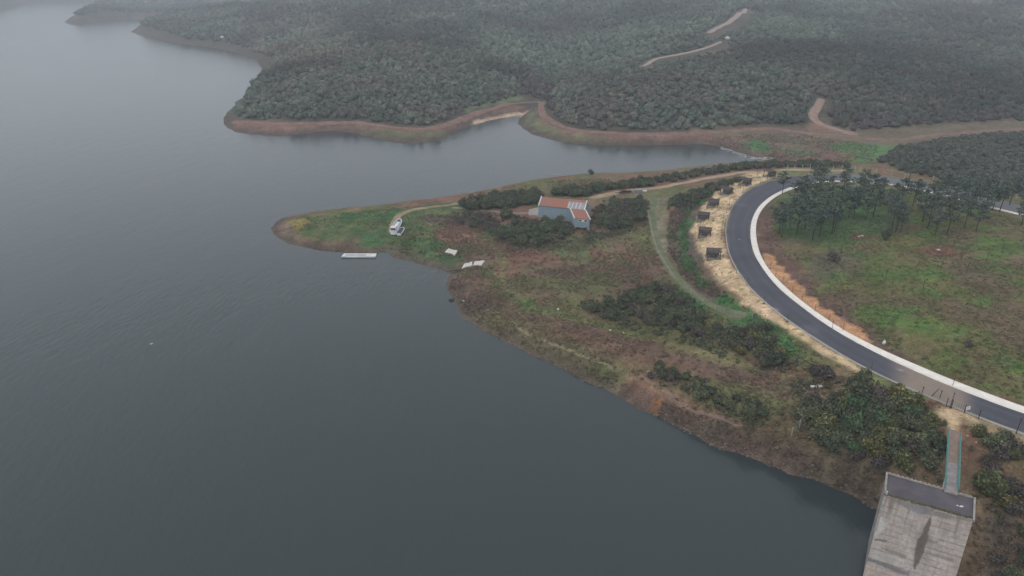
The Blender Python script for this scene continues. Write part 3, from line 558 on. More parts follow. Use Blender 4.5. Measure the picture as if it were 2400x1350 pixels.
# ------------------------------------------------------------------ plant templates
def leaf_cards(pos, nrm, size, rng, spread=.8):
    n_ = len(pos); r = rng.normal(size=(n_, 3)) * spread + nrm; r /= np.linalg.norm(r, axis=1)[:, None] + 1e-9
    a = np.cross(r, rng.normal(size=(n_, 3))); a /= np.linalg.norm(a, axis=1)[:, None] + 1e-9; b = np.cross(r, a)
    s = size * rng.uniform(.6, 1.35, n_); a = a * s[:, None]; b = b * (s * rng.uniform(.45, .8, n_))[:, None]
    V_ = np.stack([pos - a, pos - b * .9, pos + a, pos + b], 1).reshape(-1, 3); F_ = np.arange(4 * n_).reshape(-1, 4); return V_, F_
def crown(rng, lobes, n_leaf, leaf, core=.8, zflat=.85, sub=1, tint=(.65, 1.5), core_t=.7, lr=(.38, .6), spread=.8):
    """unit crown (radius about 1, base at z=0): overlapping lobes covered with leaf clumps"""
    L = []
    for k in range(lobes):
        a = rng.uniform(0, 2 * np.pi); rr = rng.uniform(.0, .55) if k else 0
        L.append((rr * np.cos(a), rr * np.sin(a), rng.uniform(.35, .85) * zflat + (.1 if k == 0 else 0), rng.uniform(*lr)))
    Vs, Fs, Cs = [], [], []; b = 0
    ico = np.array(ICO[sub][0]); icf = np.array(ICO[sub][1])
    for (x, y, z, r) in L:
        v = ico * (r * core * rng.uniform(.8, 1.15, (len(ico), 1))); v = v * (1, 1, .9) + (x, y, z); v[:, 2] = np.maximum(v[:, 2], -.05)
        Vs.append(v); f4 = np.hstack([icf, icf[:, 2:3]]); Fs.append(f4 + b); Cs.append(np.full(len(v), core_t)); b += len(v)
    w = np.array([l[3] ** 2 for l in L]); w /= w.sum(); ch = rng.choice(len(L), n_leaf, p=w)
    d = rng.normal(size=(n_leaf, 3)); d[:, 2] = np.where(rng.random(n_leaf) < .75, np.abs(d[:, 2]), d[:, 2]); d /= np.linalg.norm(d, axis=1)[:, None]
    la = np.array(L); pos = la[ch, :3] + d * (la[ch, 3] * rng.uniform(.78, 1.22, n_leaf))[:, None] * (1, 1, .9); pos[:, 2] = np.maximum(pos[:, 2], .02)
    v, f = leaf_cards(pos, d, leaf, rng, spread); Vs.append(v); Fs.append(f + b)
    lt = np.array([rng.uniform(.7, 1.35) for _ in L])[ch] * rng.uniform(tint[0], tint[1], n_leaf); Cs.append(np.repeat(lt, 4))
    return np.vstack(Vs), np.vstack(Fs), np.concatenate(Cs)
def tri_fix(F_):   # quads with a doubled last index -> keep as separate tri list
    t_ = F_[:, 2] == F_[:, 3]; return F_[~t_], F_[t_][:, :3]
def crown_mesh(name, V_, F_, C_, mat):
    q, t3 = tri_fix(F_); me = bpy.data.meshes.new(name)
    me.from_pydata(V_.tolist(), [], [tuple(x) for x in q.tolist()] + [tuple(x) for x in t3.tolist()]); me.update()
    a = me.color_attributes.new('Col', 'FLOAT_COLOR', 'POINT'); c = np.ones((len(V_), 4), np.float32); c[:, :3] = C_[:, None]; a.data.foreach_set('color', c.ravel())
    me.materials.append(mat); return me
rng = np.random.default_rng(3)
BUSH = {}
for kind, mat in (('dark', 'leaf_dark'), ('olive', 'leaf_olive'), ('brown', 'leaf_brown'), ('fresh', 'leaf_fresh')):
    BUSH[kind] = []
    for k in range(4):
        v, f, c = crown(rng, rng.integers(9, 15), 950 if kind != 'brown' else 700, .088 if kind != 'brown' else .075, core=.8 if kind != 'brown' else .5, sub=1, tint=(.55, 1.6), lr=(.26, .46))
        BUSH[kind].append(crown_mesh('bush', v, f, c, M[mat]))

# scatter inside a world polygon
def scatter(poly, spacing, rng, jit=.42):
    x0, y0 = poly[:, :2].min(0); x1, y1 = poly[:, :2].max(0); gx = np.arange(x0, x1 + spacing, spacing); gy = np.arange(y0, y1 + spacing, spacing * .87)
    X, Y = np.meshgrid(gx, gy); X = X + (np.arange(len(gy)) % 2)[:, None] * spacing / 2; X = X + rng.uniform(-jit, jit, X.shape) * spacing; Y = Y + rng.uniform(-jit, jit, Y.shape) * spacing
    X, Y = X.ravel(), Y.ravel(); k = inside(X, Y, poly); return X[k], Y[k]
def road_clear(x, y): return np.hypot(cl[:, 0] - x, cl[:, 1] - y).min()
BUSHES = []; BARREL = hit(1912, 915); BRG0 = at_z(2234, 1000, 13.0); BRG1 = at_z(2229, 1150, 13.0)
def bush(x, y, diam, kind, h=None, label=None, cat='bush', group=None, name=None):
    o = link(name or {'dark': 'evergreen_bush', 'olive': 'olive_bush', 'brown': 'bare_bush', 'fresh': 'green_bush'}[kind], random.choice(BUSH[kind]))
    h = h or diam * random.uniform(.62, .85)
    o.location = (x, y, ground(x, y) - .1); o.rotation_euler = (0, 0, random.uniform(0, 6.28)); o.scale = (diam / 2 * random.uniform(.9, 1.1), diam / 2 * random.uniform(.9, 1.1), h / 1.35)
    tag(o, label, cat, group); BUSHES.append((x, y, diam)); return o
CLUMPS = [
 ('in the thicket left of the barn', [(1072, 494), (1100, 480), (1180, 470), (1250, 462), (1275, 462), (1262, 482), (1225, 484), (1160, 490), (1090, 500)], 2.8, (4.8, 7.0), {'dark': 9, 'fresh': 1}),
 ('in the hedge behind the barn roof', [(1275, 458), (1310, 448), (1400, 440), (1480, 431), (1535, 429), (1530, 437), (1450, 444), (1385, 456), (1380, 464), (1290, 458)], 2.8, (3.6, 5.4), {'dark': 8, 'brown': 1, 'fresh': 1}),
 ('in the long hedge between bay and tan track', [(1535, 426), (1610, 410), (1680, 399), (1740, 391), (1800, 387), (1990, 391), (1990, 395), (1830, 394), (1760, 397), (1690, 406), (1600, 424), (1545, 432)], 2.9, (3.0, 4.6), {'dark': 8, 'brown': 2}),
 ('in the thicket in front of the barn wall', [(1172, 552), (1200, 533), (1255, 524), (1325, 524), (1335, 545), (1320, 560), (1280, 572), (1230, 582), (1185, 575)], 2.8, (3.2, 5.0), {'dark': 8, 'olive': 1, 'fresh': 1}),
 ('in the thicket right of the barn', [(1402, 530), (1402, 498), (1440, 474), (1495, 470), (1512, 490), (1502, 520), (1465, 538), (1420, 542)], 2.9, (3.4, 5.6), {'dark': 9, 'brown': 2}),
 ('on the slope above the grass track', [(1562, 485), (1584, 462), (1640, 447), (1700, 432), (1735, 424), (1700, 440), (1640, 474), (1600, 495)], 2.7, (2.8, 4.4), {'dark': 8, 'brown': 2}),
 ('in the belt below the grass track', [(1362, 725), (1440, 706), (1490, 694), (1540, 676), (1590, 696), (1640, 726), (1662, 766), (1700, 776), (1660, 804), (1580, 782), (1500, 762), (1420, 750)], 2.5, (2.4, 4.2), {'dark': 9, 'brown': 2, 'fresh': 1}),
 ('in the big clump below the verge', [(1690, 800), (1740, 776), (1800, 772), (1850, 800), (1848, 852), (1800, 866), (1740, 842)], 2.7, (3.6, 5.6), {'dark': 8, 'olive': 1, 'brown': 1}),
 ('in the small row on the lower terrace', [(1495, 866), (1560, 856), (1612, 886), (1600, 908), (1540, 900)], 2.2, (2.2, 3.3), {'dark': 8, 'brown': 1}),
 ('along the terrace edge above the bank', [(1620, 912), (1700, 926), (1780, 950), (1825, 982), (1795, 995), (1700, 966), (1640, 942)], 2.4, (2.2, 3.8), {'dark': 9, 'brown': 1}),
 ('in the wood left of the footbridge', [(1900, 905), (1950, 915), (2010, 912), (2050, 930), (2120, 965), (2195, 1005), (2208, 1060), (2200, 1125), (2110, 1112), (2010, 1085), (1925, 1045), (1885, 1000), (1900, 955)], 2.2, (3.6, 5.6), {'dark': 7, 'olive': 2.5, 'brown': 2, 'fresh': 1}),
 ('in the scrub right of the footbridge', [(2262, 1006), (2330, 1026), (2420, 1070), (2420, 1215), (2335, 1195), (2275, 1150), (2262, 1060)], 1.95, (2.9, 4.8), {'dark': 4, 'brown': 5, 'olive': 1.5}),
 ('on the bank beside the tower foot', [(2285, 1345), (2400, 1255), (2420, 1360), (2330, 1380)], 2.6, (2.4, 3.6), {'dark': 6, 'brown': 3}),
 ('among bare scrub near the barn ramp', [(1050, 510), (1140, 503), (1170, 520), (1150, 535), (1090, 532)], 3.2, (2.6, 4.0), {'brown': 8, 'dark': 1}),
]
ADJ = {'dark': 'dark green', 'olive': 'yellowish olive', 'brown': 'leafless grey brown', 'fresh': 'fresh green'}
for phrase, px, spc, (d0, d1), wts in CLUMPS:
    poly = hits(px); xs_, ys_ = scatter(poly, spc, RNG); items = []
    for x, y in zip(xs_, ys_):
        if road_clear(x, y) < 6.6 or np.hypot(x - BARREL[0], y - BARREL[1]) < 3.4 or (abs(x - BRG0[0]) < 2.6 and BRG1[1] - 2 < y < BRG0[1] + 1.5): continue
        ks = list(wts); kd = random.choices(ks, [wts[k] for k in ks])[0]; items.append([x, y, random.uniform(d0, d1), kd])
    by = {}
    for it in items: by.setdefault(it[3], []).append(it)
    for kd, ls in by.items():
        lx = [proj(np.array([i[0], i[1], ground(i[0], i[1])])) for i in ls]; names = {}
        def claim(k, text):
            if k not in names: names[k] = text
        order = sorted(range(len(ls)), key=lambda k: lx[k][0])
        A_ = ADJ[kd]
        if len(ls) == 1: claim(0, 'the one %s bush %s' % (A_, phrase))
        else:
            claim(order[0], 'leftmost %s bush %s' % (A_, phrase)); claim(order[-1], 'rightmost %s bush %s' % (A_, phrase))
            claim(max(range(len(ls)), key=lambda k: ls[k][2]), 'widest %s bush %s' % (A_, phrase))
            claim(max(range(len(ls)), key=lambda k: lx[k][1]), 'nearest %s bush %s' % (A_, phrase))
            claim(min(range(len(ls)), key=lambda k: lx[k][1]), 'farthest %s bush %s' % (A_, phrase))
            claim(min(range(len(ls)), key=lambda k: ls[k][2]), 'smallest %s bush %s' % (A_, phrase))
        for k, it in enumerate(ls):
            bush(it[0], it[1], it[2], it[3], None, names.get(k, 'rounded %s bush %s' % (A_, phrase)), 'bush', '%s bushes %s' % (A_, phrase))
for px_, py_, d_, kd, h_, lb in [(1186, 512, 5.4, 'dark', 5, 'round dark tree crown standing alone left of the barn'), (2003, 968, 5.2, 'fresh', 5, 'round bright green dome shaped bush in the wood left of the footbridge'),
        (2098, 950, 6.6, 'olive', 5, 'large yellowish tree with feathery crown beside the dusty road'), (2128, 962, 5.0, 'olive', 4, 'smaller yellowish feathery tree just right of the large one by the road'), (2016, 925, 5.6, 'dark', 6, 'tall pointed dark tree touching the road edge'), (2053, 1040, 4.8, 'olive', 4.4, 'yellowish crowned tree deep in the wood left of the footbridge'), (2112, 1098, 5.0, 'olive', 4, 'low olive bush above the corner of the tower roof'),
        (2318, 1158, 6.2, 'olive', 5, 'large olive bush just right of the tower roof'), (1950, 612, 4.6, 'brown', 3, 'dark bare shrub standing alone in the meadow'), (2075, 562, 3.4, 'dark', 4, 'small conical evergreen standing alone in the meadow'), (1385, 408, 3.4, 'dark', 2.4, 'lone bush on the far grassy shore'),
        (1932, 888, 5.4, 'brown', 3.8, 'dark leafless tree left of the pointed dark tree'), (1905, 878, 4.4, 'brown', 3, 'dark leafless shrub at the end of the sandy verge'), (2270, 812, 2.6, 'brown', 1.6, 'low dark shrub in the meadow near the right edge')]:
    p = hit(px_, py_); bush(p[0], p[1], d_, kd, h_, lb, 'tree' if 'tree' in lb else 'bush', None, 'tree' if 'tree' in lb else None)

# ------------------------------------------------------------------ forest masses (nobody could count them): baked clumps
def bake(name, x, y, z, scale, zs, col, temps, mat, label=None):
    """copies of a few unit crowns merged into one mesh; col = base colour per plant"""
    Vq, Fq, Ft, Cq = [], [], [], []; b = 0; pick = RNG.integers(0, len(temps), len(x)); ang = RNG.uniform(0, 6.283, len(x))
    for ti, (tv, tf, tc_) in enumerate(temps):
        k = np.where(pick == ti)[0]
        if not len(k): continue
        ca, sa = np.cos(ang[k])[:, None], np.sin(ang[k])[:, None]
        vx = (tv[:, 0] * ca - tv[:, 1] * sa) * scale[k][:, None] + x[k][:, None]; vy = (tv[:, 0] * sa + tv[:, 1] * ca) * scale[k][:, None] + y[k][:, None]; vz = tv[:, 2] * zs[k][:, None] + z[k][:, None]
        Vq.append(np.stack([vx, vy, vz], -1).reshape(-1, 3)); off = b + np.arange(len(k)) * len(tv)
        Fq.append((tf[None] + off[:, None, None]).reshape(-1, 4)); b += len(k) * len(tv)
        Cq.append((col[k][:, None, :] * tc_[None, :, None]).reshape(-1, 3))
    Vq = np.vstack(Vq); Fq = np.vstack(Fq); Cq = np.vstack(Cq); t_ = Fq[:, 2] == Fq[:, 3]
    F3 = np.vstack([Fq[~t_][:, [0, 1, 2]], Fq[~t_][:, [0, 2, 3]], Fq[t_][:, :3]])
    o = link(name, np_mesh(name, Vq, F3, mat, Cq)); o['kind'] = 'stuff'
    if label: o['label'] = label
    return o
r2 = np.random.default_rng(12)
LOD0 = [crown(r2, 6, 110, .17, core=.92, sub=1, tint=(.78, 1.35), lr=(.34, .58), spread=.45, core_t=.85) for _ in range(8)]
LOD1 = [crown(r2, 4, 60, .20, core=.93, sub=1, tint=(.82, 1.3), lr=(.42, .64), spread=.35, core_t=.9) for _ in range(6)]
LOD2 = [crown(r2, 3, 20, .36, core=.85, sub=1, tint=(.75, 1.35), spread=.5, core_t=.85) for _ in range(4)]
FOR_PX = [(528, 279), (565, 274), (600, 281), (700, 283), (820, 275), (880, 286), (960, 295), (1010, 291), (1070, 270), (1130, 248), (1200, 229), (1240, 222), (1282, 234), (1288, 252), (1304, 276), (1344, 295), (1400, 304), (1500, 309), (1600, 309), (1650, 302), (1700, 299), (1800, 293), (1885, 292), (1920, 288), (1962, 299), (2000, 306), (2080, 301), (2150, 293), (2250, 287), (2420, 280)]
fw = hits(FOR_PX)[:, :2]
forest_poly = np.vstack([fw, [(900, 430), (5000, 600), (5000, 4500), (-5000, 4500), (-5000, 420)]])
ALL_T = [T_far, T_up, T_hill1, T_hill2]
def forest_band(y0, y1, spc):
    gx = np.arange(-1.02 * y1, 1.02 * y1, spc); gy = np.arange(y0, y1, spc * .88); X, Y = np.meshgrid(gx, gy)
    X = X + r2.uniform(-.42, .42, X.shape) * spc; Y = Y + r2.uniform(-.42, .42, Y.shape) * spc; X, Y = X.ravel(), Y.ravel()
    k = np.abs(X) < np.minimum(1.0 * Y, .9 * Y + 30); X, Y = X[k], Y[k]; z = terrain_z(X, Y); k = (z > 1.0); X, Y, z = X[k], Y[k], z[k]
    k = inside(X, Y, forest_poly); X, Y, z = X[k], Y[k], z[k]
    s1 = np.maximum(sdf(X, Y, shore), sdf(X, Y, hill_left)); k = s1 > 5 + .012 * (Y - 380); X, Y, z = X[k], Y[k], z[k]
    for T_, wd in ((T_far, 4.2), (T_up, 4.2), (T_hill1, 4.4), (T_hill2, 5.6)):
        d = seg_dist(X, Y, T_, False); d2 = seg_dist(X, Y + spc * 1.5, T_, False)   # the open verge below a track
        k = (d > wd) & (d2 > wd * (.9 if T_ is not T_far else .2))
        if T_ is T_hill1 or T_ is T_hill2:
            for st_ in (3, 4.5): k &= seg_dist(X, Y + spc * st_, T_, False) > wd * .6
        X, Y, z = X[k], Y[k], z[k]
    return X, Y, z
def low_zone(X, Y):   # young growth on the slope just below the hillside tracks
    q = np.full(X.shape, 99.)
    for T_ in (T_hill1, T_hill2):
        for st_ in (0, 8, 16, 24, 32, 40, 48): q = np.minimum(q, seg_dist(X, Y + st_, T_, False))
    return np.where(q < 7, .38, 1.0)
def forest_col(X, Y):
    n1_ = fbm(X, Y, 45, 201); n2_ = r2.random(len(X)); c = lerp(np.broadcast_to(np.array((.050, .066, .052)), (len(X), 3)), np.array((.104, .114, .086)), n2_ ** 1.4)
    c = lerp(c, np.array((.088, .074, .062)), sstep(.50, .68, n1_) * .75 * (r2.random(len(X)) < .75)); px_, py_ = proj(np.stack([X, Y, terrain_z(X, Y)], -1))
    c = lerp(c, np.array((.115, .092, .072)), ((px_ > 560) & (px_ < 1000) & (py_ > 20) & (py_ < 170)) * sstep(.35, .6, fbm(X, Y, 60, 207)) * .6 * (r2.random(len(X)) < .8)); c = c * (0.60 + 1.1 * sstep(.25, .75, fbm(X, Y, 75, 209)))[:, None] * (.85 + .3 * fbm(X, Y, 22, 210))[:, None]
    bare = ((px_ > 1215) & (px_ < 1300) & (py_ > 190)) | ((px_ > 1985) & (py_ > 262 + (2400 - px_) * .045))
    return np.where((bare & (r2.random(len(X)) < .85))[:, None], np.array((.090, .076, .074)), c)
for nm, y0, y1, spc, rad, temps in (('forest', 340, 560, 4.3, (1.7, 3.5), LOD0), ('forest', 560, 860, 5.4, (2.2, 4.2), LOD1), ('forest', 860, 1500, 7.6, (3.4, 5.6), LOD2), ('forest', 1500, 3600, 19.0, (9, 15), LOD2)):
    X, Y, z = forest_band(y0, y1, spc); s = r2.uniform(rad[0], rad[1], len(X)); s = np.where(r2.random(len(X)) < .12, s * 1.3, s)
    zs_ = np.minimum(s * r2.uniform(.75, 1.35, len(X)), 5.5)
    lz = low_zone(X, Y); zs_ = zs_ * lz; s = s * (.4 + .6 * lz)
    print('forest', y0, len(X)); bake(nm, X, Y, z - .2, s, zs_, forest_col(X, Y), temps, M['foliage_stuff'], 'dense grey green oak scrub covering the far hillsides')
# maquis mound behind the road on the right
mpoly = hits([(2055, 380), (2110, 352), (2200, 335), (2300, 322), (2430, 315), (2430, 470), (2380, 455), (2280, 440), (2180, 420), (2110, 400)])
X, Y = scatter(mpoly, 3.0, r2); k = np.array([road_clear(a, b_) > 8.5 for a, b_ in zip(X, Y)]); X, Y = X[k], Y[k]
bake('thicket', X, Y, terrain_z(X, Y) - .2, r2.uniform(1.6, 2.7, len(X)), r2.uniform(1.5, 2.6, len(X)), lerp(np.broadcast_to(np.array((.058, .070, .056)), (len(X), 3)), np.array((.105, .108, .084)), r2.random(len(X))), LOD0, M['foliage_stuff'], 'dense dark thicket covering the mound behind the road')

# low scrub and grass tufts of the near ground
def ground_col(x, y):
    i = np.clip(np.rint(np.log(np.maximum(y, 20) / 20) / math.log(ROWK)).astype(int), 0, len(rows) - 1); j = np.clip(np.rint((x / y - us[0]) / (us[1] - us[0])).astype(int), 0, len(us) - 1); return C[i, j]
TUFT = [crown(r2, 3, 20, .26, core=.4, sub=1, tint=(.8, 1.4), core_t=1.0, spread=.6) for _ in range(6)]
def vertical_board(m):
    for nd in m.node_tree.nodes:
        if nd.type == 'TEX_NOISE':
            mp_ = m.node_tree.nodes.new('ShaderNodeMapping'); mp_.inputs['Scale'].default_value = (4.5, 4.5, .22); l = nd.inputs['Vector'].links[0]; src = l.from_socket; m.node_tree.links.new(src, mp_.inputs['Vector']); m.node_tree.links.new(mp_.outputs[0], nd.inputs['Vector'])
vertical_board(M['bluewall'])
EXCL = [hits(p_)[:, :2] for p_ in (cut, SANDP)]
def cover(name, px, spc, size, hgt, cols, label, dens=(.35, .55), dsc=9, seed=0, excl=True, own_=(.45, 1.0)):
    poly = hits(px); X, Y = scatter(poly, spc, r2); k = r2.random(len(X)) < .12 + sstep(dens[0], dens[1], fbm(X, Y, dsc, 300 + seed)); X, Y = X[k], Y[k]
    z = terrain_z(X, Y); dr = np.full(X.shape, 99.); 
    for i in range(0, NR, 2): dr = np.minimum(dr, np.hypot(X - cl[i, 0], Y - cl[i, 1]))
    k = (dr > 7.3) & (z > .35)
    for T_, wd in ((T_tan, 2.6), (T_grass, 1.5), (T_tip, 1.6), (T_far, 2.5)): k &= seg_dist(X, Y, T_, False) > wd
    for e_ in (EXCL if excl else []): k &= ~inside(X, Y, e_)
    X, Y, z = X[k], Y[k], z[k]; cs = np.array(cols)[r2.integers(0, len(cols), len(X))] * r2.uniform(.8, 1.2, (len(X), 1)); own = r2.uniform(own_[0], own_[1], (len(X), 1)); cs = cs * (1 - own) + ground_col(X, Y) * own * r2.uniform(.85, 1.35, (len(X), 1))
    bake(name, X, Y, z - .05, r2.uniform(size[0], size[1], len(X)), r2.uniform(hgt[0], hgt[1], len(X)), cs, TUFT, M['foliage_stuff'], label); print(name, len(X))
BR = [(.130, .100, .076), (.110, .098, .066), (.150, .102, .084), (.100, .082, .070), (.12, .12, .072)]
cover('dry_scrub', [(1000, 500), (1180, 520), (1340, 560), (1530, 470), (1545, 600), (1640, 700), (1850, 760), (1960, 850), (2000, 930), (1880, 1010), (2050, 1120), (2050, 1180), (1860, 1105), (1700, 1050), (1420, 905), (1100, 755), (1050, 670), (1080, 640), (930, 590), (960, 530)], .9, (.35, 1.0), (.2, .5), BR, 'low brown scrub and dry weeds covering the slope', seed=1)
cover('dry_scrub', [(1570, 500), (1620, 480), (1600, 560), (1640, 650), (1740, 720), (1680, 715), (1600, 650), (1560, 580)], .95, (.4, .9), (.4, .9), [(.098, .080, .074), (.115, .086, .074), (.085, .078, .062)], 'low purplish brown scrub between grass track and green verge', seed=2)
cover('dry_scrub', [(1850, 1045), (2050, 1100), (2200, 1130), (2110, 1240), (2050, 1185), (1900, 1118)], 1.0, (.35, .8), (.3, .6), BR, 'low brown scrub on the steep bank beside the tower', seed=3)
cover('dry_scrub', [(2280, 1180), (2430, 1150), (2430, 1380), (2260, 1380)], 1.0, (.35, .8), (.3, .6), BR, 'low brown scrub on the bank right of the tower', seed=4)
cover('grass', MEAD, 1.15, (.4, 1.0), (.14, .34), [(.090, .115, .048), (.072, .135, .045), (.110, .105, .058), (.125, .095, .070), (.085, .13, .05)], 'patchy green and brown meadow grass inside the road bend', dens=(.3, .6), seed=5)
cover('grass', [(690, 515), (900, 490), (1070, 478), (1000, 540), (1060, 600), (930, 596), (760, 572), (690, 550)], 1.3, (.35, .7), (.15, .3), [(.070, .105, .045), (.095, .105, .055), (.11, .09, .06)], 'short green grass on the tip of the peninsula', seed=6)
cover('grass', [(1590, 480), (1640, 470), (1622, 500), (1612, 550), (1618, 600), (1650, 640), (1700, 690), (1760, 730), (1900, 830), (1850, 830), (1780, 760), (1640, 665), (1600, 610)], .9, (.35, .7), (.25, .5), [(.055, .120, .052), (.062, .105, .048)], 'lush green weeds along the outer side of the sandy verge', seed=7)
cover('grass', [(1640, 330), (1850, 310), (2060, 340), (2040, 385), (1850, 380), (1740, 350)], 1.7, (.5, 1.1), (.25, .5), [(.10, .11, .06), (.13, .10, .075), (.085, .115, .055)], 'rough grass on the flat at the head of the bay', seed=8)
cover('grass', [(1100, 455), (1240, 432), (1400, 416), (1440, 425), (1300, 445), (1180, 462), (1090, 474)], 1.2, (.4, .8), (.25, .5), [(.115, .12, .065), (.10, .115, .06), (.12, .105, .065)], 'rough grass along the far shore of the peninsula', seed=9)

DG = [(.060, .078, .052), (.075, .088, .055), (.085, .080, .062), (.055, .070, .050), (.095, .095, .058)]
for k_, pl in enumerate(([(1340, 715), (1440, 690), (1540, 660), (1610, 690), (1690, 770), (1850, 790), (1870, 860), (1780, 885), (1640, 815), (1480, 775)], [(1480, 850), (1620, 880), (1720, 915), (1840, 975), (1820, 1010), (1700, 975), (1560, 915)],
        [(1860, 890), (2030, 890), (2140, 940), (2212, 990), (2215, 1070), (2205, 1135), (2080, 1120), (1920, 1060), (1850, 1010)], [(2255, 995), (2330, 1015), (2420, 1055), (2420, 1230), (2330, 1210), (2262, 1160)], [(1060, 500), (1180, 500), (1330, 540), (1420, 470), (1520, 470), (1530, 530), (1420, 560), (1300, 590), (1180, 590), (1140, 540)], [(1560, 490), (1600, 455), (1740, 418), (1750, 430), (1650, 475), (1600, 520)])):
    cover('undergrowth', pl, 1.05, (.5, 1.2), (.4, 1.0), DG, 'mixed low undergrowth between the bushes', dens=(.42, .62), dsc=6, seed=20 + k_, own_=(.0, .35))
cover('weeds', SANDP, .95, (.14, .36), (.1, .3), [(.075, .11, .05), (.10, .10, .055), (.12, .10, .06)], 'small green weeds dotted over the sandy verge', dens=(.5, .75), dsc=3, seed=31, excl=False, own_=(.0, .2))
# ------------------------------------------------------------------ pines
def pine_parts(seed):
    q = np.random.default_rng(seed); tr = MB(); x = y = 0.0; pts = [(0, 0, -.2)]; Ht = 1.0
    for k in range(1, 6): x += q.normal() * .012; y += q.normal() * .012; pts.append((x, y, k / 5 * .93))
    for k in range(5): tr.tube(pts[k], pts[k + 1], .017 * (1 - k / 6.2), .017 * (1 - (k + 1) / 6.2), 6)
    Vs, Fs, Cs = [], [], []; b = 0; nb = 19; base = q.uniform(.36, .48)
    for k in range(nb):
        h = base + (k / (nb - 1)) * (.96 - base); a = q.uniform(0, 6.283); wmax = (.30 * math.sin(math.pi * min(1, (h - base + .1) / (1.08 - base))) + .03)
        L = wmax * q.uniform(.65, 1.15); ex, ey, ez = x * h + math.cos(a) * L, y * h + math.sin(a) * L, h + q.uniform(.0, .05)
        tr.tube((x * h, y * h, h - .03), (ex, ey, ez), .005, .002, 4)
        npz = 40; t = q.uniform(.3, 1.05, npz)[:, None]; pos = np.array([x * h, y * h, h - .02]) + (np.array([ex, ey, ez]) - (x * h, y * h, h - .02)) * t + q.normal(size=(npz, 3)) * (.034, .034, .022)
        v, f = leaf_cards(pos, np.tile([0, 0, 1.], (npz, 1)), .030, q, 1.0); Vs.append(v); Fs.append(f + b); b += len(v); Cs.append(np.repeat(q.uniform(.6, 1.45, npz) * q.uniform(.8, 1.2), 4))
    return tr, crown_mesh('crown', np.vstack(Vs), np.vstack(Fs), np.concatenate(Cs), M['needle'])
PINES = []
for k in range(6):
    tr, cm = pine_parts(50 + k); me = bpy.data.meshes.new('trunk'); me.from_pydata(tr.v, [], tr.f); me.update(); me.materials.append(M['bark']); PINES.append((me, cm))
PZ = [(100, 770), (118, 800), (265, 765), (370, 640), (402, 822), (465, 790), (580, 765), (602, 748), (525, 610), (735, 630), (772, 632), (885, 640), (955, 620), (935, 450), (840, 430), (1085, 595), (1130, 550), (1200, 530), (1010, 470), (1120, 720), (1150, 755), (1190, 750), (1305, 510), (1330, 480), (1395, 655), (1430, 715), (1510, 785), (1545, 620),
      (1615, 775), (1525, 470), (1572, 455), (1605, 430), (1720, 650), (1770, 720), (1885, 745), (1912, 650), (1800, 465), (1870, 520), (2025, 555), (2090, 565), (2275, 695), (430, 345), (455, 405), (690, 345), (130, 405), (1262, 330), (1742, 530), (660, 480), (560, 450), (320, 560), (240, 560), (1662, 540), (1962, 520), (2182, 505), (300, 450), (820, 520), (1450, 560), (2330, 640), (200, 690), (330, 720), (500, 680), (640, 600), (430, 540), (1480, 640), (1640, 640), (1820, 610), (1700, 460)]
PZ = sorted((1800 + x / 3.857, 350 + y / 3.857) for x, y in PZ)
for k, (px_, py_) in enumerate(PZ):
    p = hit(px_, py_)
    o_ = ['first', 'second', 'third', 'fourth', 'fifth', 'sixth', 'seventh', 'eighth', 'ninth', 'tenth'][k % 10]
    rowname = 'back' if py_ < 470 else ('middle' if py_ < 515 else 'front'); same = sorted(q for q in PZ if ('back' if q[1] < 470 else ('middle' if q[1] < 515 else 'front')) == rowname); kk = same.index((px_, py_)); nn = len(same)
    ordw = ['first', 'second', 'third', 'fourth', 'fifth', 'sixth', 'seventh', 'eighth', 'ninth', 'tenth', 'eleventh', 'twelfth', 'thirteenth', 'fourteenth', 'fifteenth', 'sixteenth', 'seventeenth', 'eighteenth', 'nineteenth', 'twentieth', 'twenty-first', 'twenty-second', 'twenty-third', 'twenty-fourth', 'twenty-fifth', 'twenty-sixth', 'twenty-seventh', 'twenty-eighth', 'twenty-ninth', 'thirtieth'] + ['number %d' % q for q in range(31, 60)]
    side = ('%s from the left' % ordw[kk]) if kk <= nn // 2 else ('%s from the right' % ordw[nn - 1 - kk])
    t_ = empty('pine_tree', (p[0], p[1], p[2]), 'slender dark pine in the %s rank of the grove, %s' % (rowname, side), 'tree', 'pines in the grove inside the bend', random.uniform(0, 6.28))
    hh = random.uniform(7.6, 10.2); t_.scale = (hh * random.uniform(.9, 1.15),) * 2 + (hh,)
    a_, b_ = PINES[k % 6]; link('trunk', a_, t_); link('crown', b_, t_)

# bare saplings in the meadow
def sapling_mesh(seed):
    q = random.Random(seed); mb = MB(); mb.tube((0, 0, -.1), (.05, .03, 2.2), .05, .02, 6)
    for k in range(7):
        h = .8 + k * .2; a = q.uniform(0, 6.28); mb.tube((.02, .01, h), (math.cos(a) * .45, math.sin(a) * .45, h + .55), .018, .006, 4)
    me = bpy.data.meshes.new('sapling'); me.from_pydata(mb.v, [], mb.f); me.update(); me.materials.append(M['bark']); return me
SAPM = [sapling_mesh(k) for k in range(3)]
SAPL = [(1970, 598, 'left of the lone dark shrub'), (1998, 588, 'just below the red soil mound with two white stones'), (2348, 594, 'near the right edge of the meadow'), (2312, 612, 'below the second soil mound on its right'), (2252, 612, 'below the oval soil mound'), (2218, 660, 'in the middle of the meadow'), (2205, 632, 'in the green patch below the oval mound'), (2162, 680, 'in the lower middle of the meadow'), (2265, 640, 'right of the meadow middle'), (2075, 655, 'above the white sack')]
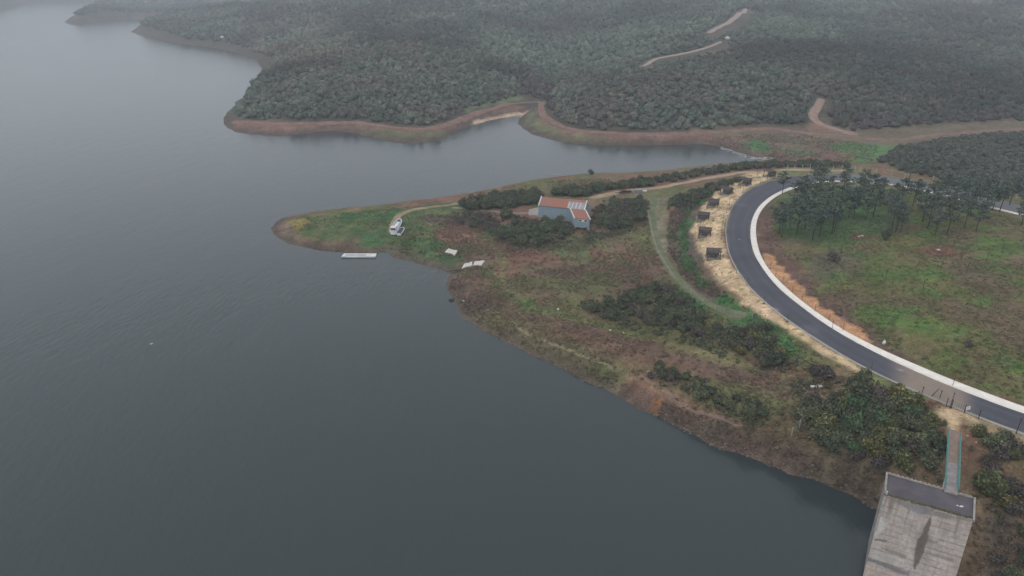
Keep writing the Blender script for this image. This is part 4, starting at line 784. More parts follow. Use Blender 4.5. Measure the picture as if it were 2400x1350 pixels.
for k, (px_, py_, ph) in enumerate(SAPL):
    p = hit(px_, py_); o = link('bare_sapling', SAPM[k % 3]); o.location = tuple(p); o.scale = (1.0, 1.0, 1.15); o.rotation_euler = (0, 0, k * 1.3); tag(o, 'thin leafless sapling %s' % ph, 'young tree', 'bare saplings in the meadow')

# ------------------------------------------------------------------ planted stakes along the road
STK_IN = [(1805, 629), (1817, 651), (1834, 667), (1856, 688), (1879, 707), (1909, 732), (1942, 753), (1950, 771), (1975, 777), (2232, 906)]
STK_OUT = [(1782, 432), (1760, 418), (1709, 480), (1703, 498), (1694, 519), (1691, 540), (1690, 560), (1741, 451), (1699, 531), (1752, 668), (1726, 640), (1712, 452), (1735, 440), (1680, 600), (1775, 410), (1798, 424), (1845, 754), (1790, 712), (2040, 872)]
def stake_mesh(h, seed):
    q = random.Random(seed); mb = MB(); mb.tube((0, 0, -.2), (q.uniform(-.05, .05), q.uniform(-.05, .05), h), .045, .03, 6)
    for k in range(5):
        a = q.uniform(0, 6.28); z = h * q.uniform(.5, .95); mb.tube((0, 0, z), (math.cos(a) * .25, math.sin(a) * .25, z + .3), .015, .006, 4)
    mb.lump((0, 0, 0), (.40, .36, .12), seed, 1); me = bpy.data.meshes.new('stake'); me.from_pydata(mb.v, [], mb.f); me.update(); me.materials.append(M['stake']); return me
STM = [stake_mesh(2.0, k) for k in range(4)]
for ls, ph, gr in ((STK_IN, 'on the orange cut by the pavement', 'young trees staked along the pavement'), (STK_OUT, 'on the sandy verge', 'young trees staked on the sandy verge')):
    ls = sorted(ls, key=lambda q: q[1]); oc = ['first', 'second', 'third', 'fourth', 'fifth', 'sixth', 'seventh', 'eighth', 'ninth', 'tenth']
    for k, (px_, py_) in enumerate(ls):
        p = hit(px_, py_); o = link('staked_sapling', STM[k % 4]); o.location = tuple(p); o.rotation_euler = (0, 0, k)
        rank = oc[k] + ' from the far end' if k < len(ls) / 2 else (oc[len(ls) - 1 - k] + ' from the near end')
        tag(o, 'staked sapling %s, %s' % (ph, rank), 'young tree', gr)

# ------------------------------------------------------------------ picnic shelters and tables
def shelter(x, y, rz, label):
    t_ = empty('picnic_shelter', (x, y, ground(x, y)), label, 'shelter', 'picnic shelters on the sandy verge', rz); t_.scale = (.9, .9, .88)
    b_ = MB(); b_.box((0, 0, .06), (4.3, 3.7, .34)); b_.build('base_slab', M['slab'], t_)
    for sx in (-1, 1):
        for sy in (-1, 1):
            q = MB(); q.box((sx * 1.75, sy * 1.45, 1.28), (.18, .18, 2.1)); q.bar((sx * 1.75, sy * 1.45, 1.9), (sx * 1.2, sy * 1.45, 2.32), .09, .09); q.build('post', M['wood_dark'], t_)
    f = MB()
    for sy in (-1, 1): f.box((0, sy * 1.45, 2.42), (4.1, .16, .18))
    for sx in (-1, 1): f.box((sx * 1.75, 0, 2.42), (.16, 2.74, .16))
    f.box((0, 0, 2.98), (4.1, .14, .16)); f.build('roof_frame', M['wood_dark'], t_)
    rf = MB()
    for sd in (-1, 1):
        for k in range(7):
            u = (k + .5) / 7; yy = sd * (1.78 * u + .05); zz = 3.1 - .58 * u
            if k == 3: continue
            rf.box((0, yy, zz), (4.2, .225, .04), 0, -sd * .31)
    rf.build('slatted_roof', M['wood_grey'], t_)
    bp_ = MB()  # dark slats added across the open back to make the shelter read darker
    for k in range(7): bp_.box((0, 1.53, .45 + k * .27), (3.3, .04, .22))
    bp_.build('added_dark_back', M['wood_dark'], t_)
    r_ = MB()
    for sx in (-1, 1): r_.bar((sx * 1.75, -1.36, .95), (sx * 1.75, 1.36, .95), .07, .09)
    r_.bar((-1.66, 1.45, .95), (1.66, 1.45, .95), .07, .09); r_.build('side_rail', M['wood_dark'], t_); return t_
def picnic_table(x, y, z, rz, label):
    t_ = empty('picnic_table', (x, y, z), label, 'table', 'picnic tables under the shelters', rz)
    a = MB()
    for k in range(4): a.box((0, -.33 + k * .22, .76), (1.8, .2, .05))
    a.build('table_top', M['wood_grey'], t_)
    for sy in (-1, 1):
        c = MB(); c.box((0, sy * .78, .44), (1.8, .28, .05)); c.build('bench', M['wood_grey'], t_)
    l = MB()
    for sx in (-1, 1):
        for sy in (-1, 1): l.bar((sx * .7, sy * .7, 0), (sx * .7, sy * .2, .73), .07, .07)
        l.box((sx * .7, 0, .38), (.06, 1.7, .07))
    l.build('leg_frame', M['wood_dark'], t_); return t_
SHP = [(1803, 414), (1746, 433), (1702, 455), (1671, 484), (1648, 516), (1651, 553), (1671, 604)]
SHL = ['farthest', 'second farthest', 'third farthest', 'middle', 'third nearest', 'second nearest', 'nearest']
for k, (px_, py_) in enumerate(SHP):
    p = hit(px_, py_); d = cl[np.argmin(np.hypot(cl[:, 0] - p[0], cl[:, 1] - p[1]))] - p; rz = math.atan2(d[1], d[0]) + (.0 if k > 2 else .0) + random.uniform(-.1, .1)
    lab = 'dark timber picnic shelter with slatted roof, %s of the row on the sandy verge' % SHL[k]
    shelter(p[0], p[1], rz, lab); picnic_table(p[0], p[1], ground(p[0], p[1]) + .23, rz, 'grey picnic table with two benches under the %s shelter' % SHL[k])

# ------------------------------------------------------------------ barn (boathouse) with skewed annex
zg = 4.6; EL = at_z(1262, 481, 9.0); ER = at_z(1371, 492, 9.0); ax = (ER - EL)[:2]; Lb = np.linalg.norm(ax); ang = math.atan2(ax[1], ax[0])
barn = empty('barn', (EL[0], EL[1], 0), 'long blue grey barn with rusty red corrugated roof and lower annex', 'barn', None, ang)
HW, EZ, RZ = 2.95, 9.0, 11.0
w = MB()
w.add([(0, 0, 3.5), (Lb, 0, 3.5), (Lb, 2 * HW, 3.5), (0, 2 * HW, 3.5), (0, 0, EZ), (Lb, 0, EZ), (Lb, 2 * HW, EZ), (0, 2 * HW, EZ), (0, HW, RZ), (Lb, HW, RZ)], [(0, 1, 5, 4), (2, 3, 7, 6), (1, 2, 6, 9, 5), (3, 0, 4, 8, 7), (3, 2, 1, 0)])
w.build('wall', M['bluewall'], barn)
def roof_slope(mb, x0, x1, sgn, y_e, rib=.45, zl=.05):
    n_ = int((x1 - x0) / rib)
    for k in range(n_):
        a = x0 + (x1 - x0) * k / n_; b_ = x0 + (x1 - x0) * (k + 1) / n_; h = .09 if k % 2 else .0
        e = y_e; r = HW; ze, zr_ = EZ - .06 + zl, RZ + zl
        mb.hexa([(a, e, ze + h - .05), (b_ - .004, e, ze + h - .05), (b_ - .004, r, zr_ + h - .05), (a, r, zr_ + h - .05)], [(a, e, ze + h), (b_ - .004, e, ze + h), (b_ - .004, r, zr_ + h), (a, r, zr_ + h)])
rf = MB(); roof_slope(rf, .3, Lb * .62, 1, -.25); roof_slope(rf, .3, Lb - .3, 1, 2 * HW + .25); 
rf.build('roof', M['roof_red'], barn)
rg = MB(); roof_slope(rg, Lb * .62 + .01, Lb - .3, 1, -.25); rg.build('roof', M['roof_grey'], barn)['label'] = 'grey sheeted right end of the roof'
ps = MB()
for f_ in (.63, .71, .79, .87):
    x = Lb * f_; ps.hexa([(x, -.22, EZ + .12), (x + .28, -.22, EZ + .12), (x + .28, HW * .72, EZ + 1.57), (x, HW * .72, EZ + 1.57)], [(x, -.22, EZ + .17), (x + .28, -.22, EZ + .17), (x + .28, HW * .72, EZ + 1.62), (x, HW * .72, EZ + 1.62)])
ps.build('roof_strip', M['roof_pale'], barn)
rr_ = MB(); 
for q0, q1 in ((Lb * .62, Lb - .3),): rr_.hexa([(q0, HW * .74, EZ + 1.63), (q1, HW * .74, EZ + 1.63), (q1, HW - .02, RZ + .13), (q0, HW - .02, RZ + .13)], [(q0, HW * .74, EZ + 1.68), (q1, HW * .74, EZ + 1.68), (q1, HW - .02, RZ + .18), (q0, HW - .02, RZ + .18)])
rr_.build('ridge_sheet', M['roof_red'], barn)
for x in (-.02, Lb - .28):
    g = MB()
    for y0, z0, y1, z1 in ((-.3, EZ - .1, HW, RZ), (HW, RZ, 2 * HW + .3, EZ - .1)):
        g.hexa([(x, y0, z0 - .05), (x + .3, y0, z0 - .05), (x + .3, y1, z1 - .05), (x, y1, z1 - .05)], [(x, y0, z0 + .28), (x + .3, y0, z0 + .28), (x + .3, y1, z1 + .28), (x, y1, z1 + .28)])
    g.build('gable_coping', M['white'], barn)
# annex in world coordinates, expressed in barn space
inv = Matrix.Translation((EL[0], EL[1], 0)) @ Matrix.Rotation(ang, 4, 'Z'); inv = inv.inverted()
def B(px, py, z): return inv @ Vector(at_z(px, py, z))
aL, aR, fL, fR = B(1337, 489, 9.0), B(1371, 493, 9.0), B(1347, 511, 7.9), B(1382, 514, 7.9)
aL.y = min(aL.y, -.05); aR.y = min(aR.y, -.05)
w = MB(); zb = 4.9
lo = lambda v, z: Vector((v.x, v.y, z))
w.hexa([lo(fL, zb), lo(fR, zb), lo(aR, zb), lo(aL, zb)], [fL - Vector((0, 0, .08)), fR - Vector((0, 0, .08)), aR - Vector((0, 0, .12)), aL - Vector((0, 0, .12))]); w.build('annex_wall', M['bluewall'], barn)
r_ = MB(); nrb = 12
for k in range(nrb):
    u0, u1 = k / nrb, (k + 1) / nrb - .004; h = .06 if k % 2 else 0; q = [fL.lerp(fR, u0), fL.lerp(fR, u1), aL.lerp(aR, u1), aL.lerp(aR, u0)]
    q[0] = q[0] + (q[0] - q[3]) * .03; q[1] = q[1] + (q[1] - q[2]) * .03
    r_.hexa([p + Vector((0, 0, h - .03)) for p in q], [p + Vector((0, 0, h + .03)) for p in q])
r_.build('annex_roof', M['roof_red'], barn)
for a_, b_, s in ((fL, aL, -1), (fR, aR, 1)):
    g = MB(); sd = Vector((.28 * s, 0, 0)); u = Vector((0, 0, .28)); a2 = a_ + (a_ - b_) * .05
    g.hexa([a2 - Vector((0, 0, .1)), a2 + sd - Vector((0, 0, .1)), b_ + sd - Vector((0, 0, .1)), b_ - Vector((0, 0, .1))] if s > 0 else [a2 + sd - Vector((0, 0, .1)), a2 - Vector((0, 0, .1)), b_ - Vector((0, 0, .1)), b_ + sd - Vector((0, 0, .1))],
           [a2 + u, a2 + sd + u, b_ + sd + u, b_ + u] if s > 0 else [a2 + sd + u, a2 + u, b_ + u, b_ + sd + u]); g.build('annex_coping', M['white'], barn)
fd = (fR - fL).normalized(); fdh = Vector((fd.x, fd.y, 0)).normalized(); nrm = Vector((fdh.y, -fdh.x, 0))
def on_front(u, z): p = fL.lerp(fR, u); return Vector((p.x, p.y, z))
for u0, u1 in ((.30, .45), (.66, .82)):
    c = on_front((u0 + u1) / 2, 7.25) + nrm * .03; wd = (fR - fL).length * (u1 - u0)
    fr = MB(); rzz = math.atan2(fdh.y, fdh.x); fr.box(tuple(c), (wd + .24, .08, .84), rzz); fo = fr.build('window', M['white'], barn)
    gl = MB(); gl.box(tuple(c + nrm * .045), (wd, .03, .6), rzz); gl.build('pane', M['dark'], fo)
sh = MB(); c = on_front(.555, 7.25) + nrm * .03; sh.box(tuple(c), ((fR - fL).length * .17, .06, .7), math.atan2(fdh.y, fdh.x)); sh.build('shutter', M['white'], barn)
for u in (.06, .5, .86, .97):
    p = on_front(u, 0) - nrm * .2; s = MB(); s.box((p.x, p.y, 4.0), (.22, .22, 1.8)); s.build('stilt', M['bluewall'], barn)
st = MB(); p = on_front(.93, 0) + nrm * .9
st.bar((on_front(.93, 4.95) + nrm * .05)[:], (p.x, p.y, 3.9), .8, .12); st.build('ramp_board', M['bluewall'], barn)
bk = MB(); bk.box((Lb + .45, 1.6, 7.2), (.6, 1.3, .5)); bk.box((Lb + .25, 2.2, 5.4), (.5, 1.2, 1.6)); bk.build('lean_to', M['bluewall'], barn)
# grey concrete apron left of the barn
rp = hits([(1240, 494), (1262, 488), (1264, 508), (1238, 505)]); mb = MB(); zt = max(ground(q[0], q[1]) for q in rp) + .35; mb.prism([(q[0], q[1]) for q in rp][::-1], zt - 1.2, zt)
tag(mb.build('concrete_apron', M['concrete']), 'low grey concrete apron at the left end of the barn', 'slab')

# ------------------------------------------------------------------ boats, pontoon, loose panels
def hull(mb, L, Wd, Hh, sheer=.35, n_=14, bow=.35):
    ring = []
    for k in range(n_ + 1):
        u = k / n_; y = -L / 2 + L * u; wv = Wd / 2 * (1 if u < 1 - bow else math.sqrt(max(0, 1 - ((u - (1 - bow)) / bow) ** 2)) * .96 + .04); zt = Hh + sheer * max(0, u - .5) * 2; kz = .0 + .5 * max(0, u - .75) * 2 * Hh
        ring.append([(-wv, y, zt), (-wv * .72, y, kz), (wv * .72, y, kz), (wv, y, zt)])
    vs = [p for r in ring for p in r]; fs = []
    for k in range(n_):
        a, b_ = 4 * k, 4 * k + 4
        for j in range(3): fs.append((a + j, a + j + 1, b_ + j + 1, b_ + j))
    fs += [(3, 2, 1, 0), tuple(4 * n_ + j for j in range(4))]; mb.add(vs, fs); return ring
s0, s1 = hit(922, 553), hit(938, 521); dv = (s1 - s0)[:2]; Lc = min(13.0, np.linalg.norm(dv)); bz = math.atan2(dv[1], dv[0]) - math.pi / 2; bc = (s0 + s1) / 2
boat = empty('cabin_boat', (bc[0], bc[1], ground(bc[0], bc[1]) - .05), 'long white cabin boat hauled out on the grassy tip', 'boat', None, bz)
h_ = MB(); ring = hull(h_, Lc, 2.3, 1.25); h_.build('hull', M['white'], boat)
d_ = MB(); vs = []; 
for r in ring: vs += [(r[0][0] * .86, r[0][1], r[0][2] - .14), (r[3][0] * .86, r[3][1], r[3][2] - .14)]
d_.add(vs, [(2 * k, 2 * k + 1, 2 * k + 3, 2 * k + 2) for k in range(len(ring) - 1)]); d_.build('deck', M['violetdeck'], boat)
gw = MB()
for k in range(len(ring) - 1):
    for j in (0, 3): gw.bar(ring[k][j], ring[k + 1][j], .16, .12)
gw.build('gunwale', M['white'], boat)
cb = MB(); cb.hexa([(-.95, -Lc / 2 + .25, 1.15), (.95, -Lc / 2 + .25, 1.15), (.95, -Lc / 2 + 2.3, 1.15), (-.95, -Lc / 2 + 2.3, 1.15)], [(-.88, -Lc / 2 + .1, 2.35), (.88, -Lc / 2 + .1, 2.35), (.85, -Lc / 2 + 2.1, 2.35), (-.85, -Lc / 2 + 2.1, 2.35)]); cab = cb.build('cabin', M['white'], boat)
wd_ = MB(); wd_.box((0, -Lc / 2 + .15, 1.85), (1.45, .08, .5)); wd_.build('window', M['dark'], cab)
tk = MB(); tk.box((0, .4, 1.2), (1.0, Lc * .5, .28)); tk.build('coaming', M['white'], boat)
ht = MB(); ht.box((0, Lc / 2 - 1.9, 1.42), (.7, .9, .3)); ht.build('hatch', M['dark'], boat)
din = hit(942, 546); dg = empty('dinghy', (din[0] - .35, din[1] + .2, ground(din[0], din[1])), 'small white dinghy with dark covered inside, lying against the cabin boat', 'boat', None, bz - .05)
h_ = MB(); ring = hull(h_, 5.2, 1.7, .8, .2); h_.build('hull', M['white'], dg)
d_ = MB(); vs = []
for r in ring: vs += [(r[0][0] * .8, r[0][1], r[0][2] - .1), (r[3][0] * .8, r[3][1], r[3][2] - .1)]
d_.add(vs, [(2 * k, 2 * k + 1, 2 * k + 3, 2 * k + 2) for k in range(len(ring) - 1)]); d_.build('cover', plain('dark_violet_cover', (.055, .05, .075)), dg)
gw = MB()
for k in range(len(ring) - 1):
    for j in (0, 3): gw.bar(ring[k][j], ring[k + 1][j], .2, .1)
gw.build('gunwale', M['white'], dg)
pc = at_z(np.array([800, 880, 882.5, 806.]), np.array([601, 601, 594, 594.]), .45); px0 = pc.mean(0)
pon = empty('pontoon', (px0[0], px0[1], 0), 'white floating pontoon moored along the near shore of the tip', 'pontoon')
mb = MB(); mb.prism([(q[0] - px0[0], q[1] - px0[1]) for q in pc], -.3, .45); mb.build('float', M['white'], pon)
qs = at_z(np.array([809, 857, 858, 811.]), np.array([598.6, 598.6, 596.6, 596.6]), .47); mb = MB(); mb.prism([(q[0] - px0[0], q[1] - px0[1]) for q in qs], .45, .475); mb.build('walkway_strip', M['greydeck'], pon)
mb = MB(); mb.prism([((q[0] - px0[0]) * 1.005, (q[1] - px0[1]) * 1.03) for q in pc], -.2, .1); mb.build('fender', M['iron'], pon)
def sheet(pxs, label, mat='offwhite'):
    q = hits(pxs); n_ = 9; A_ = [Vector(p) for p in q]; mb = MB()
    for k in range(n_):
        u0, u1 = k / n_, (k + 1) / n_; h = .12 if k % 2 else .05; pts = [A_[0].lerp(A_[1], u0), A_[0].lerp(A_[1], u1), A_[3].lerp(A_[2], u1), A_[3].lerp(A_[2], u0)]
        pts = [Vector((p.x, p.y, max(p.z, ground(p.x, p.y)) + .32 + h)) for p in pts]; mb.hexa([p - Vector((0, 0, .4)) for p in pts], pts)
    return tag(mb.build('white_sheet', M[mat]), label, 'sheet', 'white sheets lying on the near shore')
sheet([(1043, 593), (1057, 596), (1061, 588), (1051, 585)], 'upper left white sheet lying on the grass above the cove')
sheet([(1057, 597), (1066, 599.5), (1073, 590), (1061, 588.5)], 'white sheet touching the right side of the upper left one')
sheet([(1082, 632), (1106, 624), (1107, 616), (1088, 621)], 'lower left white sheet of the pair near the shore corner')
sheet([(1107, 624), (1128, 624), (1136, 613), (1113, 615.5)], 'right white sheet of the pair near the shore corner')

# ------------------------------------------------------------------ intake tower and footbridge
TZ = 13.0
TL, TR_, FR_, FL_ = [Vector(at_z(*q, TZ)) for q in ((2079, 1106), (2285, 1165), (2283, 1213), (2075, 1155))]
ctr = (TL + TR_ + FR_ + FL_) / 4
tow = empty('intake_tower', (ctr.x, ctr.y, 0), 'tall concrete intake tower with dark flat roof standing in the water', 'tower')
O = Vector((ctr.x, ctr.y, 0)); tl, tr2, fr2, fl2 = TL - O, TR_ - O, FR_ - O, FL_ - O
bl = Vector(at_z(2022, 1352, 0.0)) - O; off = Vector((bl.x - fl2.x, bl.y - fl2.y, 0)); 
zr0 = TZ - .35
# front face as a fine grid carrying the real stains of the concrete
nu, nv = 90, 110; Vf = []; Cf = []; bl2 = fl2 + off * 1.25; br2 = fr2 + off * 1.25
U, T = np.meshgrid(np.linspace(0, 1, nu), np.linspace(0, 1, nv))
top0, top1 = np.array(fl2), np.array(fr2); bot0 = np.array((bl2.x, bl2.y, -3.0)); bot1 = np.array((br2.x, br2.y, -3.0)); top0[2] = top1[2] = zr0 + .05
Pf = (top0 * (1 - U[..., None]) + top1 * U[..., None]) * (1 - T[..., None]) + (bot0 * (1 - U[..., None]) + bot1 * U[..., None]) * T[..., None]
zx, zy = proj(Pf + np.array(O)); zx = (zx - 2000) * 5; zy = (zy - 1080) * 5
cc = np.empty(Pf.shape); cc[:] = (.40, .345, .315); uu = U * 11; vv = T * 16
cc *= (0.84 + .32 * fbm(uu, vv, 2.2, 401))[..., None]; cc *= (0.86 + .28 * fbm(uu * 1.0, vv * 6, 1.0, 402))[..., None]; cc *= (0.9 + .2 * fbm(uu * 5, vv * .5, 1.0, 405))[..., None]
for k in range(1, 20):
    cc = lerp(cc, np.array((.19, .165, .15)), np.exp(-((vv - k * .82 - .08 * (fbm(uu, vv, 1.0, 440 + k) - .5)) / .07) ** 2) * (.35 + .5 * sstep(.40, .6, fbm(uu, vv * .3 + k, 1.2, 410))))
drip = sstep(.48, .70, fbm(uu * 3.2, vv * .12, 1.0, 460)) * (1 - sstep(.03, .42, T)); cc = lerp(cc, np.array((.16, .135, .115)), drip * .6)
for k in range(1, 8): cc = lerp(cc, np.array((.20, .175, .16)), np.exp(-((uu - k * 1.4) / .05) ** 2) * .35)
def zoomstain(poly, rgb, amt, soft=10, wv=25, seed=0):
    global cc
    d = sdf(zx, zy, np.array(poly, float)) + (fbm(zx, zy, 60, 420 + seed) - .5) * 2 * wv; cc = lerp(cc, np.array(rgb), sstep(-soft, soft, d) * amt)
zoomstain([(905, 650), (915, 700), (905, 760), (885, 860), (860, 970), (835, 1050), (780, 1160), (715, 1270), (705, 1230), (720, 1100), (735, 1000), (740, 930), (800, 860), (850, 740), (880, 690)], (.120, .098, .085), .9, 9, 16, 1)
zoomstain([(870, 905), (1000, 940), (980, 975), (870, 960)], (.17, .145, .125), .6, 10, 20, 2)
zoomstain([(160, 1130), (300, 1170), (560, 1270), (660, 1300), (650, 1345), (540, 1330), (330, 1230), (170, 1180)], (.14, .135, .14), .85, 10, 14, 3)
zoomstain([(235, 905), (400, 930), (390, 955), (240, 940)], (.10, .09, .08), .7, 8, 16, 4)
zoomstain([(320, 1000), (480, 1050), (640, 1120), (600, 1150), (470, 1090), (330, 1030)], (.17, .14, .12), .7, 10, 22, 5)
zoomstain([(250, 690), (330, 670), (400, 740), (370, 830), (240, 860)], (.50, .49, .47), .7, 20, 35, 6)
zoomstain([(380, 420), (640, 470), (1100, 620), (1380, 690), (1370, 720), (1080, 670), (900, 640), (650, 560), (420, 450)], (.20, .175, .16), .8, 14, 22, 7)
zoomstain([(650, 500), (900, 560), (900, 650), (780, 630), (640, 560)], (.21, .205, .215), .7, 20, 30, 8)
zoomstain([(860, 1060), (1180, 1150), (1170, 1180), (860, 1090)], (.19, .165, .15), .6, 8, 14, 9)
zoomstain([(160, 1030), (450, 1090), (640, 1180), (620, 1260), (180, 1130)], (.36, .35, .33), .5, 12, 20, 10)
zoomstain([(120, 1200), (320, 1240), (620, 1345), (100, 1360)], (.40, .32, .28), .5, 12, 14, 11)
I = np.arange(nu * nv).reshape(nv, nu); Ff = np.stack([I[1:, :-1], I[1:, 1:], I[:-1, 1:], I[:-1, :-1]], -1).reshape(-1, 4)
link('front_wall', np_mesh('front_wall', Pf.reshape(-1, 3), Ff, M['concrete_face'], cc.reshape(-1, 3)), tow)
sw = MB(); z0 = -3.0; lo_ = lambda v, z: (v.x, v.y, z)
sw.add([lo_(fl2, zr0 + .05), lo_(tl, zr0 + .05), lo_(tl, z0), (bl2.x, bl2.y, z0)], [(0, 1, 2, 3)]); sw.add([lo_(fr2, zr0 + .05), lo_(tr2, zr0 + .05), lo_(tr2, z0), (br2.x, br2.y, z0)], [(3, 2, 1, 0)])
sw.add([lo_(tl, zr0 + .05), lo_(tr2, zr0 + .05), lo_(tr2, z0), lo_(tl, z0)], [(0, 1, 2, 3)]); sw.build('side_wall', M['concrete'], tow)
# thicker pilaster along the upper left edge of the front
e = (fr2 - fl2).normalized(); outw = Vector((e.y, -e.x, 0)); a0 = fl2 - e * .12
pil = MB(); pil.hexa([a0 + Vector((off.x * .45, off.y * .45, 7.2 - TZ)), a0 + e * .3 + Vector((off.x * .45, off.y * .45, 7.2 - TZ)), a0 + e * .3 + Vector((off.x * .45, off.y * .45, 7.2 - TZ)) - outw * .4, a0 + Vector((off.x * .45, off.y * .45, 7.2 - TZ)) - outw * .4],
     [a0 + Vector((0, 0, -.45)) + outw * .02, a0 + e * .3 + Vector((0, 0, -.45)) + outw * .02, a0 + e * .3 + Vector((0, 0, -.45)) - outw * .4, a0 + Vector((0, 0, -.45)) - outw * .4]); pil.build('pilaster', M['concrete'], tow)
rfm = MB(); q = [fl2, fr2, tr2, tl]; rfm.hexa([lo_(v, zr0 - .2) for v in q], [lo_(v, zr0 + .06) for v in q]); rfm.build('roof', M['bitumen'], tow)
def rim(a, b_, name, wd=.22, z1=TZ, z0_=None, mat='concrete'):
    m_ = MB(); m_.bar(Vector(lo_(a, (z1 + (z0_ or zr0)) / 2)), Vector(lo_(b_, (z1 + (z0_ or zr0)) / 2)), wd, z1 - (z0_ or zr0)); return m_.build(name, M[mat], tow)
rim(tl - (tl - fl2).normalized() * .0, fl2, 'parapet'); rim(tr2, fr2 + (fr2 - tr2) * .12, 'parapet'); 
rim(tl + (tr2 - tl) * .012, tr2 - (tr2 - tl) * .012, 'parapet', .16, TZ - .12)
cp = MB()
for k in range(19):
    u = .02 + k * .0513; p0 = tl.lerp(tr2, u); p1 = tl.lerp(tr2, u + .028); cp.bar(Vector(lo_(p0, TZ - .06)), Vector(lo_(p1, TZ - .06)), .24, .10)
cp.build('coping_stone', M['concrete'], tow)
ms = MB(); rq = random.Random(5)
for k in range(130):
    u = rq.random(); p = fl2.lerp(fr2, u) - outw * rq.uniform(-.04, .3); ms.lump((p.x, p.y, zr0 + .08), (rq.uniform(.1, .26), rq.uniform(.08, .2), rq.uniform(.04, .12)), k, 1, .4)
ms.build('moss_edge', M['moss'], tow)
# small litter on the roof
p = Vector(at_z(2252, 1188, zr0 + .06)); mb = MB(); mb.lump((p.x, p.y, p.z + .08), (.35, .16, .1), 3, 1, .4); mb.lump((p.x - .35, p.y + .2, p.z + .06), (.2, .12, .08), 4, 1, .4)
tag(mb.build('white_litter', M['white']), 'scrap of white litter on the right part of the tower roof', 'litter')
p = Vector(at_z(2078, 1160, zr0 + .06)); mb = MB(); mb.tube((p.x, p.y, p.z - .02), (p.x, p.y + .05, p.z + .55), .07, .06, 8); mb.tube((p.x, p.y + .05, p.z + .54), (p.x, p.y + .05, p.z + .60), .10, .10, 8); tag(mb.build('white_marker', M['white']), 'short white marker post at the left front corner of the tower roof', 'post')
# bridge
b0 = Vector(at_z(2236, 1008, TZ + .05)); b1 = Vector(at_z(2229, 1150, TZ - .05)); bd = (b1 - b0).normalized(); bs = Vector((bd.y, -bd.x, 0)).normalized()
if bs.x < 0: bs = -bs
br = empty('footbridge', tuple(b0), 'narrow footbridge with turquoise railings leading to the tower roof', 'bridge')
e1 = b1 - b0; hw = .78
dk = MB(); dk.bar(Vector((0, 0, -.1)), e1 * .57 + Vector((0, 0, -.1)), hw * 2, .2); dk.build('deck', plain('earth_deck', (.23, .165, .135), .9, .15, .8), br)
dk = MB(); dk.bar(e1 * .5702 + Vector((0, 0, -.105)), e1 * 1.03 + Vector((0, 0, -.105)), hw * 2, .2)
for k in range(9): dk.bar(e1 * (.6 + k * .045) + bs * -hw * .9 + Vector((0, 0, .005)), e1 * (.6 + k * .045) + bs * hw * .9 + Vector((0, 0, .005)), .06, .03)
dk.build('deck', plain('concrete_deck', (.25, .22, .22), .9, .2, .9), br)
for s, st_ in ((-1, .06), (1, .12)):
    rl = MB(); nP = 9; L_ = [bs * (s * hw) + e1 * (st_ + (1 - st_) * k / (nP - 1)) for k in range(nP)]
    for h in (1.02, .55): rl.tube(L_[0] + Vector((0, 0, h)), L_[-1] + Vector((0, 0, h)), .055 if h > 1 else .035, None, 8)
    rl.bar(L_[0] + Vector((0, 0, .02)), L_[-1] + Vector((0, 0, .02)), .10, .26); rail = rl.build('railing', M['teal'], br)
    for p_ in L_: q = MB(); q.tube(p_ + Vector((0, 0, -.15)), p_ + Vector((0, 0, 1.0)), .04, None, 6); q.build('post', M['teal'], rail)
gd = MB(); 
for s in (-1, 1): gd.bar(bs * (s * .55) + e1 * .1 + Vector((0, 0, -.45)), bs * (s * .55) + e1 * 1.0 + Vector((0, 0, -.45)), .18, .5)
gd.build('girder', plain('girder_paint', (.06, .13, .13)), br)
pr = MB(); pq = e1 * .72; pr.bar(pq + bs * -.5 + Vector((0, 0, -.7)), pq + bs * -1.4 + Vector((0, -2.0, -7.0)), .3, .3); pr.build('brace', M['offwhite'], br)

# ------------------------------------------------------------------ fences
def post_fence(name, pxs, h, label, mat, r=.05, wires=(.35, .7, 1.0), bars=False, cat='fence'):
    P = [Vector(p) for p in hits(pxs)]; O_ = P[0]; f = empty(name, tuple(O_), label, cat)
    for p in P:
        q = MB(); q.tube(p - O_ - Vector((0, 0, .3)), p - O_ + Vector((0, 0, h)), r, r * .9, 6); q.build('post', mat, f)
    w_ = MB()
    for a, b_ in zip(P[:-1], P[1:]):
        for k in wires: w_.tube(a - O_ + Vector((0, 0, h * k * .95)), b_ - O_ + Vector((0, 0, h * k * .95)), .012, None, 4)
        if bars:
            n_ = max(2, int((b_ - a).length / .32))
            for j in range(1, n_):
                c = a.lerp(b_, j / n_) - O_; w_.tube(c + Vector((0, 0, .1)), c + Vector((0, 0, h * .82)), .014, None, 4)
    w_.build('fence_wire' if not bars else 'fence_bar', M['iron'] if bars else M['post_pale'], f); return f
post_fence('post_fence', [(1845, 396), (1862, 396), (1880, 396), (1898, 396.5), (1916, 396.5), (1934, 397), (1952, 397.5), (1972, 398), (1990, 399), (2003, 400), (2016, 402), (2033, 404), (2053, 406), (2071, 408), (2090, 410), (2120, 415)], 1.9, 'pale post and wire fence along the far side of the road', M['post_pale'], .10)
post_fence('post_fence', [(2186, 424), (2256, 440), (2326, 455), (2381, 468)], 1.8, 'pale post fence at the foot of the dark thicket mound', M['post_pale'], .09)
post_fence('post_fence', [(1618, 688), (1647, 712), (1675, 726), (1697, 733), (1722, 739), (1743, 744), (1763, 745), (1793, 748)], 1.3, 'light wire fence along the lower edge of the grass track', M['post_pale'], .05)
post_fence('post_fence', [(1855, 1020), (1873, 1002), (1893, 985), (1917, 966), (1955, 934), (1974, 920)], 1.7, 'light wire fence climbing the slope left of the wood', M['post_pale'], .055)
